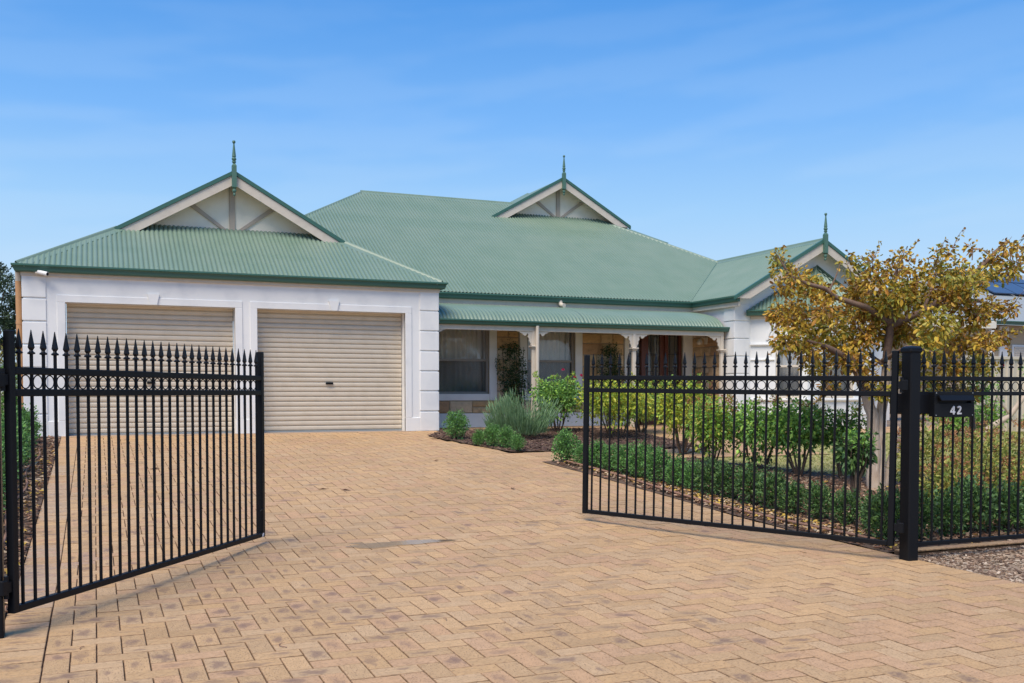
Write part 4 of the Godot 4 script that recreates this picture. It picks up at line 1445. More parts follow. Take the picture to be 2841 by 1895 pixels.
func box_plant(seed_: int, tall: float, wide: float, cols: Array, ll := 0.026) -> Array:
	var rng := RandomNumberGenerator.new()
	rng.seed = seed_
	var mb := new_leaves()
	foliage(mb, rng, Vector3(0, tall * 0.5, 0), Vector3(wide * 0.55, tall * 0.56, wide * 0.55), int(2000 * (tall + wide) / 0.7 * pow(0.026 / ll, 1.6)), ll, ll * 0.62, cols, 0.45, -0.3, 3.0, seed_, 0.42)
	for k in 5:
		var p := Vector3(rng.randf_range(-0.3, 0.3) * wide, tall * rng.randf_range(0.75, 0.95), rng.randf_range(-0.3, 0.3) * wide)
		foliage(mb, rng, p, Vector3(0.05, 0.09, 0.05), 60, 0.022, 0.015, cols, 0.8, -1.0, 3.0, seed_ + k)
	var st := MB.new()
	for k in 3:
		st.tube([Vector3(0.02 * k - 0.02, -0.03, 0.01 * k), Vector3(0.05 * k - 0.05, tall * 0.6, 0.03 * k - 0.03)], [0.008, 0.004], 5)
	return [["stem", st.done(M.twig)], ["foliage", mb.done(M.leaf)]]

func rose(seed_: int, tall: float, wide: float, clear: float, cols: Array, tips: Array, n := 1500, ll := 0.06) -> Array:
	var rng := RandomNumberGenerator.new()
	rng.seed = seed_
	var mb := new_leaves()
	var st := MB.new()
	var crown := Vector3(0, (tall + clear) * 0.5, 0)
	for k in 7:
		var a := TAU * k / 7.0 + rng.randf_range(-0.4, 0.4)
		var r := wide * 0.5 * rng.randf_range(0.25, 0.9)
		var top := Vector3(cos(a) * r, tall * rng.randf_range(0.75, 0.95), sin(a) * r)
		var kn := Vector3(cos(a) * r * 0.35, clear * rng.randf_range(0.7, 1.0), sin(a) * r * 0.35)
		st.tube([Vector3(cos(a) * 0.02, -0.04, sin(a) * 0.02), kn, kn.lerp(top, 0.5) + rdir(rng) * 0.05, top], [0.016, 0.013, 0.008, 0.004], 6)
		foliage(mb, rng, kn.lerp(top, 0.72), Vector3(wide * 0.27, (tall - clear) * 0.36, wide * 0.27), int(n / 5.5), ll, ll * 0.6, cols, 0.15, -0.25, 2.5, seed_ + k, 0.5, 0.25)
	foliage(mb, rng, crown, Vector3(wide * 0.5, (tall - clear) * 0.52, wide * 0.5), int(n * 0.5), ll, ll * 0.6, cols, 0.2, -0.15, 3.0, seed_, 0.4, 0.25)
	for k in 9:
		var a := rng.randf_range(0, TAU)
		var p := Vector3(cos(a) * wide * 0.35, tall * rng.randf_range(0.8, 1.02), sin(a) * wide * 0.35)
		st.tube([p - Vector3(0, 0.2, 0), p + Vector3(0.02, 0.03, 0.01)], [0.004, 0.002], 5)
		foliage(mb, rng, p, Vector3(0.06, 0.07, 0.06), 26, ll * 0.7, ll * 0.35, tips, 0.6, -1.0, 3.0, seed_ + 50 + k)
	return [["stem", st.done(M.twig)], ["foliage", mb.done(M.leaf)]]

func flowers(o: Node3D, spots: Array, c: Color):
	for s in spots:
		var mb := new_leaves()
		var rng := RandomNumberGenerator.new()
		rng.seed = int(s.x * 1000) + 5
		for k in 18:
			var d := (rdir(rng) + Vector3.UP * 0.7).normalized()
			mb.leaf(s, d, d.cross(rdir(rng)).normalized(), 0.032, 0.03, pick(rng, [c, c * 1.2]), 0.4)
		put(o, "flower", mb.done(M.leaf))

func make_plants():
	var rng := RandomNumberGenerator.new()
	rng.seed = 77
	# low hedge along the edge of the drive: single box plants one can count
	var kinds := []
	for k in 4: kinds.append(box_plant(100 + k, 0.36 + 0.02 * k, 0.36, BOX_GREENS if k < 2 else BOX_DARK, 0.026 if k < 2 else 0.036))
	var where := [[5.93, -12.35, 1.2, 0], [6.02, -12.0, 0.8, 1], [6.05, -11.7, 0.95, 0], [6.08, -11.35, 0.9, 1], [6.12, -11.0, 0.95, 1], [6.16, -10.7, 1.15, 0], [6.2, -10.35, 1.05, 1], [6.24, -10.0, 0.9, 0], [6.26, -9.7, 0.9, 1], [6.3, -9.4, 1.0, 2], [6.32, -9.1, 0.9, 3], [6.36, -8.75, 1.0, 2], [6.38, -8.4, 0.95, 3], [6.4, -8.1, 0.8, 2], [6.44, -7.75, 0.78, 3], [6.48, -7.42, 0.8, 2], [6.5, -7.08, 0.7, 3], [6.5, -6.72, 0.75, 2]]
	var first := []
	for k in where.size():
		var w: Array = where[k]
		plant("box_plant", ground(w[0] + 0.08, w[1], 0.0), kinds[w[3]], NTH[k] + " small clipped box plant from the garden path in the row edging the drive", "shrub", "low box plants edging the drive", rng.randf() * TAU, w[2] * rng.randf_range(1.0, 1.14))
	for w in [[5.50, -15.45, 1.25, 1, "rounded dark box bush against the garage corner"], [5.55, -14.55, 0.7, 0, "second small box plant from the garage corner in the dark mulch"], [5.7, -14.35, 0.95, 1, "third small box plant from the garage corner in the dark mulch"], [5.85, -14.1, 0.95, 0, "fourth small box plant from the garage corner in the dark mulch"], [5.86, -13.72, 0.7, 1, "fifth small box plant from the garage corner in the dark mulch"]]:
		plant("box_plant", ground(w[0], w[1], 0.0), kinds[w[3]], w[4], "shrub", "box plants by the garage corner", rng.randf() * TAU, w[2])
	# hedge left of the drive
	for k in 15:
		var z := -15.9 + k * 0.62
		plant("hedge_plant", ground(-0.98 + rng.randf_range(-0.05, 0.05), z, 0.0), kinds[k % 2], NTH[k] + " glossy hedge plant from the garage in the row left of the driveway", "shrub", "hedge row left of the driveway", rng.randf() * TAU, rng.randf_range(1.35, 1.75))
	# low dark hedge inside the picket fence
	for k in 9:
		plant("hedge_plant", ground(6.25 + k * 0.36, -6.62 + rng.randf_range(-0.05, 0.05), 0.0), kinds[2 + k % 2], NTH[k] + " dark hedge plant from the gate post in the row inside the picket fence", "shrub", "hedge row inside the picket fence", rng.randf() * TAU, rng.randf_range(1.0, 1.25))

	# roses
	var tip := [Color(0.30, 0.12, 0.04), Color(0.34, 0.30, 0.05)]
	var r1 := plant("rose_bush", ground(7.75, -16.3), rose(201, 1.05, 1.15, 0.15, ROSE_DEEP, ROSE, 1700), "leafy green rose bush with pink blooms beside the lavender", "shrub", "", 0.3)
	flowers(r1, [Vector3(0.42, 1.13, 0.3), Vector3(0.05, 1.0, 0.4), Vector3(-0.05, 1.14, 0.2), Vector3(0.5, 1.05, 0.1)], Color(0.55, 0.02, 0.10))
	plant("rose_bush", ground(8.35, -15.2), rose(202, 1.06, 1.5, 0.12, ROSE_YELLOW, ROSE_YELLOW, 2300), "wide yellow-green rose bush in the mulch before the verandah", "shrub")
	plant("rose_bush", ground(9.3, -16.0), rose(208, 1.0, 1.2, 0.12, ROSE, ROSE_YELLOW, 1700), "bright green rose bush beside the verandah steps path", "shrub")
	plant("rose_bush", ground(8.3, -13.0), rose(203, 1.2, 1.05, 0.2, ROSE_YELLOW, ROSE, 1800), "yellow-green rose bush with a gnarled stem beside the brick path", "shrub")
	plant("rose_bush", ground(7.85, -11.6), rose(204, 1.0, 0.85, 0.05, ROSE, tip, 1600), "full green rose bush with trailing leaves at the lawn corner", "shrub")
	plant("rose_bush", ground(8.25, -11.1), rose(205, 1.0, 0.95, 0.05, ROSE_DEEP, tip, 1600), "dense green rose bush with red young tips beside the lawn edge", "shrub")
	plant("rose_bush", ground(8.5, -10.5), rose(206, 1.05, 0.95, 0.2, ROSE_DEEP, tip, 1700), "open rose bush on forked brown stems in the mulch", "shrub")
	plant("rose_bush", ground(8.95, -10.2), rose(207, 0.95, 0.6, 0.3, ROSE_DEEP, ROSE, 600), "sparse leggy rose bush left of the crepe myrtle trunk", "shrub")
	var yr := plant("young_rose", ground(7.2, -8.0), rose(209, 0.85, 0.42, 0.42, BOX_DARK, ROSE_DEEP, 420, 0.07), "young rose with drooping dark leaves tied to a pale stake", "shrub")
	var stake := MB.new()
	stake.box(Vector3(-0.012, -0.1, -0.012), Vector3(0.012, 0.62, 0.012), 0.003)
	put(yr, "stake", stake.done(M.slab))

	# lavender
	var lav := new_leaves()
	for k in 5600:
		var a := rng.randf() * TAU
		var r := sqrt(rng.randf()) * 0.55
		var o := Vector3(cos(a) * r, 0, sin(a) * r * 0.8)
		var lean := Vector3(o.x * 0.9, 0.75 + rng.randf() * 0.3, o.z * 0.9).normalized()
		var hgt := rng.randf_range(0.12, 0.66) * (1.0 - 0.3 * r / 0.55) * (0.8 + 0.35 * sin(a * 3.0 + 1.0))
		lav.leaf(o * 0.7 + lean * hgt, lean, lean.cross(rdir(rng)).normalized(), rng.randf_range(0.06, 0.13), 0.011, pick(rng, [Color(0.17, 0.29, 0.14), Color(0.23, 0.36, 0.19), Color(0.12, 0.22, 0.09)]), 0.1)
	var ls := MB.new()
	for k in 9:
		var a := TAU * k / 9.0
		ls.tube([Vector3(0, -0.03, 0), Vector3(cos(a) * 0.35, 0.35, sin(a) * 0.3)], [0.008, 0.003], 5)
	plant("lavender_bush", ground(6.62, -15.45), [["stem", ls.done(M.twig)], ["foliage", lav.done(M.leaf)]], "big grey-green lavender bush in front of the verandah wall", "shrub", "", 0.0, 1.15)

	# climbers on the verandah wall
	for c in [[7.72, 1.05, 0.36, 301, "dark leafy climber on the stone pier between the windows"], [9.95, 0.95, 0.32, 302, "dark leafy climber on the stone wall beside the front door"]]:
		var cm := new_leaves()
		var rg := RandomNumberGenerator.new()
		rg.seed = c[3]
		foliage(cm, rg, Vector3(0, 0.88, 0.12), Vector3(c[2], 0.95, 0.18), 3000, 0.038, 0.024, [Color(0.018, 0.05, 0.015), Color(0.03, 0.075, 0.02), Color(0.05, 0.11, 0.03)], 0.2, -0.3, 3.0, c[3], 0.4, 0.2)
		foliage(cm, rg, Vector3(-0.05, 1.55, 0.06), Vector3(c[2] * 0.8, 0.16, 0.08), 260, 0.038, 0.024, [Color(0.03, 0.075, 0.02)], 0.2, -0.5, 3.0, c[3] + 1, 0.4, 0.2)
		foliage(cm, rg, Vector3(-c[2] + 0.02, 1.25, 0.09), Vector3(0.07, 0.25, 0.06), 110, 0.035, 0.022, [Color(0.03, 0.075, 0.02)], 0.2, -1.0, 3.0, c[3] + 2, 0.4, 0.2)
		var cs := MB.new()
		for k in 4:
			var x: float = (k - 1.5) * 0.12
			cs.tube([Vector3(x * 0.3, -0.05, 0.08), Vector3(x, 0.6, 0.06), Vector3(x * 1.3, 1.6, 0.06)], [0.012, 0.008, 0.004], 6)
		plant("climbing_plant", Vector3(c[0], 0.62, -18.37), [["stem", cs.done(M.twig)], ["foliage", cm.done(M.leaf)]], c[4], "climber")

	# rust-topped shrubs behind the picket fence
	var rust := [Color(0.36, 0.16, 0.06), Color(0.30, 0.12, 0.05), Color(0.42, 0.22, 0.09)]
	var mid := [Color(0.28, 0.33, 0.07), Color(0.38, 0.38, 0.08), Color(0.18, 0.26, 0.05), Color(0.42, 0.34, 0.09)]
	for s in [[7.6, -7.15, 0.62, 0.7, 401, "low rust-headed shrub just behind the dark hedge beside the gate post"], [8.6, -8.45, 0.95, 0.8, 402, "narrow rust-headed shrub nearest the pale tree trunk"], [8.45, -7.6, 0.9, 0.9, 403, "middle rust-headed shrub standing behind the letterbox"], [9.2, -8.0, 0.95, 1.0, 404, "widest rust-headed shrub beside the lawn edge"], [8.6, -7.05, 0.66, 0.8, 405, "small rust-headed shrub against the dark hedge past the letterbox"]]:
		var sm := new_leaves()
		var rg := RandomNumberGenerator.new()
		rg.seed = s[4]
		foliage(sm, rg, Vector3(0, s[2] * 0.5, 0), Vector3(s[3] * 0.5, s[2] * 0.55, s[3] * 0.5), 1700, 0.06, 0.022, mid, 0.3, -0.25, 3.0, s[4], 0.42, 0.15)
		for k in 22:
			var d := rdir(rg)
			d.y = absf(d.y) * 0.9 + 0.1
			foliage(sm, rg, Vector3(0, s[2] * 0.52, 0) + d * Vector3(s[3] * 0.46, s[2] * 0.5, s[3] * 0.46), Vector3(0.075, 0.035, 0.075), 34, 0.028, 0.014, rust, 0.5, -1.0, 3.0, s[4] + k)
		var ss := MB.new()
		for k in 6:
			var a := TAU * k / 6.0
			ss.tube([Vector3(0, -0.04, 0), Vector3(cos(a) * s[3] * 0.3, s[2] * 0.7, sin(a) * s[3] * 0.3)], [0.009, 0.004], 5)
		plant("flowering_shrub", ground(s[0], s[1]), [["stem", ss.done(M.twig)], ["foliage", sm.done(M.leaf)]], s[5], "shrub", "rust-topped shrubs behind the picket fence", rng.randf() * TAU)
	make_tree()
	make_far_plants()

func make_tree():
	# autumn crepe myrtle: limbs follow the photograph, spread in depth about the trunk
	var D := 12.06
	var rng := RandomNumberGenerator.new()
	rng.seed = 91
	var foot := ground(8.75, -9.4)
	var wood := MB.new()
	var bole := MB.new()
	var limbs := [
		[[2428, 1365, 0.0, 0.095], [2424, 1250, 0.0, 0.078], [2420, 1150, 0.0, 0.07], [2402, 1090, -0.05, 0.06], [2362, 1000, -0.15, 0.05], [2300, 965, -0.25, 0.032], [2240, 945, -0.3, 0.015]],
		[[2440, 1365, 0.02, 0.08], [2440, 1230, 0.03, 0.066], [2450, 1100, 0.05, 0.06], [2462, 1000, 0.05, 0.052], [2468, 900, 0.0, 0.046], [2478, 815, 0.0, 0.03], [2490, 740, -0.05, 0.012]],
		[[2450, 1355, 0.1, 0.06], [2490, 1230, 0.2, 0.05], [2530, 1120, 0.3, 0.055], [2590, 1010, 0.4, 0.045], [2650, 960, 0.45, 0.03], [2740, 940, 0.5, 0.018], [2810, 922, 0.5, 0.008]],
		[[2468, 900, 0.0, 0.045], [2400, 850, -0.2, 0.035], [2320, 826, -0.3, 0.03], [2293, 802, -0.32, 0.026], [2238, 788, -0.4, 0.022], [2190, 762, -0.45, 0.015], [2152, 702, -0.5, 0.005]],
		[[2468, 905, 0.0, 0.045], [2570, 862, 0.15, 0.04], [2680, 785, 0.25, 0.034], [2732, 730, 0.3, 0.03], [2770, 692, 0.33, 0.024], [2798, 668, 0.35, 0.02]],
		[[2600, 850, 0.2, 0.03], [2715, 833, 0.0, 0.02], [2778, 866, -0.1, 0.012], [2836, 845, -0.15, 0.006]],
		[[2300, 808, -0.3, 0.016], [2316, 775, -0.3, 0.009], [2333, 728, -0.28, 0.004]],
		[[2478, 830, 0.0, 0.025], [2430, 760, 0.3, 0.014], [2390, 715, 0.4, 0.005]],
		[[2560, 868, 0.15, 0.025], [2590, 790, 0.5, 0.015], [2600, 720, 0.6, 0.006]],
		[[2450, 1000, 0.0, 0.03], [2520, 960, -0.6, 0.018], [2600, 980, -0.8, 0.007]],
		[[2450, 1010, 0.0, 0.03], [2390, 970, 0.6, 0.018], [2330, 1000, 0.8, 0.007]],
	]
	for l in limbs:
		var pts := []
		var rad := []
		for k in l.size():
			pts.append(at(l[k][0], l[k][1], D + l[k][2]) - foot); rad.append(l[k][3])
		# finer, slightly crooked
		var fp := []
		var fr := []
		for k in pts.size() - 1:
			for j in 3:
				fp.append(pts[k].lerp(pts[k + 1], j / 3.0) + rdir(rng) * rad[k] * (0.18 if k + j > 0 else 0.0))
				fr.append(lerpf(rad[k], rad[k + 1], j / 3.0))
		fp.append(pts[-1]); fr.append(rad[-1])
		if l[0][1] > 1300:
			bole.tube(fp.slice(0, 10), fr.slice(0, 10), 12)
			wood.tube(fp.slice(9), fr.slice(9), 10)
		else:
			wood.tube(fp, fr, 10)
	var cl := [[2160, 715, 26, 40], [2175, 745, 34, 70], [2205, 770, 42, 110], [2245, 790, 40, 110], [2180, 800, 34, 60], [2215, 845, 34, 50], [2280, 815, 36, 80],
		[2160, 870, 32, 60], [2200, 885, 46, 130], [2180, 945, 42, 120], [2240, 920, 52, 180], [2250, 975, 48, 150], [2290, 870, 46, 140], [2320, 920, 56, 200], [2330, 990, 52, 170], [2260, 1030, 34, 60], [2300, 1065, 32, 45], [2380, 1000, 46, 120],
		[2370, 800, 40, 110], [2360, 735, 34, 50], [2380, 860, 52, 190], [2400, 930, 55, 190], [2430, 780, 44, 150], [2420, 730, 36, 70], [2450, 850, 55, 210], [2470, 930, 52, 170], [2480, 760, 46, 150], [2500, 820, 58, 240], [2520, 900, 56, 200], [2540, 760, 48, 150], [2500, 720, 34, 60], [2560, 830, 58, 240], [2590, 760, 46, 150], [2600, 900, 58, 210], [2570, 970, 50, 150], [2640, 820, 58, 230], [2650, 750, 46, 140], [2600, 710, 32, 45], [2690, 790, 50, 180], [2700, 870, 54, 180], [2660, 950, 54, 170], [2640, 1020, 46, 120], [2740, 760, 40, 120], [2760, 720, 34, 90], [2790, 755, 34, 80], [2800, 690, 26, 45], [2820, 740, 26, 45], [2750, 850, 40, 80], [2800, 860, 26, 30], [2730, 950, 44, 110], [2780, 930, 30, 40], [2700, 1010, 40, 90], [2560, 1050, 48, 130], [2620, 1090, 44, 100], [2680, 1090, 36, 60], [2520, 1010, 46, 110], [2590, 1130, 36, 60], [2740, 1030, 28, 35], [2410, 1050, 36, 60], [2450, 1090, 34, 50], [2830, 700, 18, 20], [2700, 690, 22, 22], [2640, 700, 24, 24]]
	var gold := [Color(0.46, 0.27, 0.028), Color(0.55, 0.38, 0.04), Color(0.38, 0.18, 0.027), Color(0.37, 0.30, 0.04), Color(0.52, 0.32, 0.03), Color(0.28, 0.15, 0.035)]
	var olive := [Color(0.30, 0.28, 0.045), Color(0.40, 0.34, 0.045), Color(0.20, 0.22, 0.04), Color(0.48, 0.36, 0.04), Color(0.52, 0.33, 0.035)]
	var mb := new_leaves()
	mb.oval = true
	var n := 0
	for c in cl:
		var lowness := smoothstep(820.0, 1050.0, c[1])
		for s in 2:
			var dz := rng.randf_range(-0.75, 0.75) * (0.5 if c[2] < 35 else 1.0)
			var o := at(c[0] + rng.randf_range(-8, 8), c[1] + rng.randf_range(-8, 8), D + dz) - foot
			var r: float = c[2] / 228.0
			var q: Vector3 = o + Vector3(0, -0.12, 0) + rdir(rng) * 0.08
			wood.tube([q, o + rdir(rng) * 0.05, o + rdir(rng) * r * 0.8 + Vector3.UP * r * 0.3], [0.007, 0.005, 0.002], 5)
			foliage(mb, rng, o, Vector3(r, r * 0.9, r) * 1.12, int(c[3] * (0.68 if c[1] < 790 else 1.2)), 0.062, 0.038, olive if rng.randf() < 0.32 + 0.4 * lowness else gold, 0.0, -0.35, 2.0, 500 + n, 0.55, 0.2)
			n += 1
	# single shoots standing out of the crown, leafed along both sides
	for k in 95:
		var c: Array = cl[rng.randi_range(0, cl.size() - 1)]
		var o := at(c[0], c[1], D + rng.randf_range(-0.6, 0.6)) - foot
		var d := (rdir(rng) + Vector3.UP * (0.35 if c[1] < 850 else 0.0) + (o - Vector3(0, 2.0, 0)).normalized() * 0.8).normalized()
		var len_ := rng.randf_range(0.2, 0.4)
		var e := o + d * len_ * 0.6 + rdir(rng) * 0.03
		wood.tube([o, e, o + d * len_], [0.005, 0.0035, 0.0015], 5)
		for j in 13:
			var p := o.lerp(o + d * len_, 0.25 + 0.75 * j / 12.0)
			var ld := (d * 0.5 + rdir(rng)).normalized()
			mb.leaf(p, ld, ld.cross(rdir(rng)).normalized(), 0.05 * rng.randf_range(0.6, 1.2), 0.028, pick(rng, gold if rng.randf() < 0.7 else olive), 0.22, 0.15)
	var t := base(self, "crepe_myrtle_tree", foot)
	put(t, "trunk", bole.done(M.bark))
	put(t, "limbs", wood.done(M.limb))
	put(t, "crown", mb.done(M.leaf))
	tag(t, "golden autumn crepe myrtle tree with smooth pale trunk on the lawn edge", "tree")

func make_far_plants():
	var rng := RandomNumberGenerator.new()
	rng.seed = 131
	var pine := [Color(0.035, 0.065, 0.03), Color(0.055, 0.095, 0.045), Color(0.08, 0.13, 0.065), Color(0.03, 0.05, 0.025)]
	var foot := Vector3(-3.1, 0.6, -30)
	var mb := new_leaves()
	var wood := MB.new()
	wood.tube([Vector3(0, -0.1, 0), Vector3(0.2, 1.2, 0), Vector3(0.5, 2.4, 0.1), Vector3(0.6, 3.6, 0)], [0.16, 0.13, 0.08, 0.03], 8)
	for c in [[0.0, 3.6, 0.9], [0.9, 3.5, 0.75], [-0.9, 3.2, 0.9], [0.7, 2.75, 0.55], [1.15, 2.5, 0.45], [0.2, 2.3, 0.6], [0.95, 2.0, 0.4], [-0.6, 2.3, 0.8], [1.3, 3.1, 0.45], [0.5, 4.0, 0.6]]:
		var o := Vector3(c[0], c[1], rng.randf_range(-0.5, 0.5))
		wood.tube([Vector3(0.2, 1.2, 0), o * 0.6 + Vector3(0.1, 0.2, 0), o], [0.05, 0.03, 0.012], 6)
		foliage(mb, rng, o, Vector3(c[2], c[2] * 0.62, c[2]), 1500, 0.085, 0.032, pine, 0.3, -0.1, 3.0, 600 + int(c[0] * 10), 0.4)
	var t := base(self, "pine_tree", foot)
	put(t, "trunk", wood.done(M.twig))
	put(t, "crown", mb.done(M.leaf))
	tag(t, "tall dark pine tree standing behind the garage's left corner", "tree")
	# small golden cypress and shrubs beside it
	var cy := new_leaves()
	foliage(cy, rng, Vector3(0, 1.1, 0), Vector3(0.4, 1.2, 0.4), 1500, 0.1, 0.03, [Color(0.28, 0.27, 0.05), Color(0.34, 0.30, 0.06)], 0.9, -0.5, 3.0, 620, 0.4)
	var cw := MB.new()
	cw.tube([Vector3(0, -0.1, 0), Vector3(0, 1.6, 0)], [0.06, 0.02], 6)
	var c := base(self, "cypress_tree", Vector3(-2.05, 0.6, -29.2))
	put(c, "trunk", cw.done(M.twig)); put(c, "crown", cy.done(M.leaf))
	tag(c, "small yellow-green cypress beyond the garage's downpipe", "tree")
	for s in [[-2.15, -28.0, 1.5, 631, "tall bright green shrub beside the golden cypress"], [-1.85, -26.6, 0.7, 632, "low bright green shrub on the lawn beside the garage"], [-2.9, -28.6, 1.7, 633, "tall bright green shrub under the dark pine"]]:
		var sm := new_leaves()
		foliage(sm, rng, Vector3(0, s[2] * 0.5, 0), Vector3(0.7, s[2] * 0.55, 0.7), 1100, 0.09, 0.035, [Color(0.08, 0.20, 0.03), Color(0.14, 0.28, 0.05), Color(0.05, 0.13, 0.03)], 0.5, -0.3, 3.0, s[3], 0.4)
		plant("garden_shrub", Vector3(s[0], 0.62, s[1]), [["foliage", sm.done(M.leaf)]], s[4], "shrub", "shrubs on the lawn beside the garage")
	# shrubs before the cream fence on the right
	for s in [[15.6, -14.6, 0.55, 0.8, 641, false, "low green plant between the bay and the cream fence"], [16.6, -14.7, 0.6, 0.9, 642, false, "low green plant beside the bare leaning branch"], [17.6, -14.4, 0.45, 0.7, 643, false, "lowest green plant at the foot of the cream fence"], [14.9, -14.2, 0.9, 0.8, 644, true, "short red-flowered rose standing by the bay wall"], [18.6, -14.5, 1.1, 0.9, 645, true, "red-flowered rose furthest along the cream fence"], [16.2, -14.4, 1.45, 0.8, 646, true, "tallest red-flowered rose before the cream fence"]]:
		var sm := new_leaves()
		foliage(sm, rng, Vector3(0, s[2] * 0.55, 0), Vector3(s[3] * 0.5, s[2] * 0.5, s[3] * 0.5), 700 if not s[5] else 420, 0.07, 0.04, ROSE_DEEP, 0.4, -0.2, 3.0, s[4], 0.45, 0.2)
		var st := MB.new()
		for k in 4:
			st.tube([Vector3(0, -0.05, 0), Vector3(0.15 * (k - 1.5), s[2] * 0.8, 0.05 * k)], [0.014, 0.005], 5)
		var o := plant("border_shrub", ground(s[0], s[1]), [["stem", st.done(M.twig)], ["foliage", sm.done(M.leaf)]], s[6], "shrub", "roses before the cream fence" if s[5] else "low plants along the cream fence")
		if s[5]: flowers(o, [Vector3(0.1, s[2] * 0.95, 0.3), Vector3(-0.2, s[2] * 0.8, 0.25)], Color(0.35, 0.01, 0.03))
	# leaning pruned branch of an old shrub, and a staked sapling
	var lb := MB.new()
	lb.tube([Vector3(0, -0.05, 0), Vector3(0.15, 0.25, 0), Vector3(0.55, 0.5, 0), Vector3(0.8, 0.85, 0), Vector3(0.86, 1.15, 0)], [0.07, 0.06, 0.05, 0.045, 0.035], 8)
	lb.tube([Vector3(0.55, 0.5, 0), Vector3(0.3, 0.75, 0.1), Vector3(0.2, 1.0, 0.1)], [0.03, 0.02, 0.01], 6)
	var lf := new_leaves()
	foliage(lf, rng, Vector3(0.95, 1.3, 0), Vector3(0.3, 0.25, 0.25), 160, 0.06, 0.035, ROSE_DEEP, 0.3, -0.5, 3.0, 650)
	var p := at(2720, 1180, 18.2)
	plant("pruned_shrub", ground(p.x, p.z), [["trunk", lb.done(M.bark)], ["foliage", lf.done(M.leaf)]], "old pruned shrub with one bare leaning branch before the cream fence", "shrub", "", -deg_to_rad(YAW))
	var sp := MB.new()
	sp.tube([Vector3(0, -0.05, 0), Vector3(0.01, 0.5, 0), Vector3(-0.02, 1.05, 0)], [0.045, 0.04, 0.03], 8)
	var sf := new_leaves()
	foliage(sf, rng, Vector3(0, 1.3, 0), Vector3(0.3, 0.4, 0.3), 260, 0.06, 0.035, ROSE_DEEP, 0.3, -0.4, 3.0, 651)
	plant("sapling", ground(10.68, -9.71), [["trunk", sp.done(M.twig)], ["crown", sf.done(M.leaf)]], "slim dark-trunked sapling on the lawn under the letterbox", "tree")

# ---------------------------------------------------------------- loose matter on the ground
func scatter(called: String, mesh: Mesh, spots: Array, label: String) -> void:
	# spots: [position, basis, colour]
	var mm := MultiMesh.new()
	mm.transform_format = MultiMesh.TRANSFORM_3D
	mm.use_colors = true
	mm.mesh = mesh
	mm.instance_count = spots.size()
	for k in spots.size():
		mm.set_instance_transform(k, Transform3D(spots[k][1], spots[k][0]))
		mm.set_instance_color(k, spots[k][2])
	var o := MultiMeshInstance3D.new()
	o.multimesh = mm
	o.name = numbered(called)
	add_child(o)
	kind(o, "stuff")
	tag(o, label, called.replace("_", " "))

func in_poly(rng: RandomNumberGenerator, poly: PackedVector2Array) -> Vector2:
	var lo := poly[0]
	var hi := poly[0]
	for p in poly:
		lo = lo.min(p); hi = hi.max(p)
	for k in 60:
		var q := Vector2(rng.randf_range(lo.x, hi.x), rng.randf_range(lo.y, hi.y))
		if Geometry2D.is_point_in_polygon(q, poly): return q
	return lo

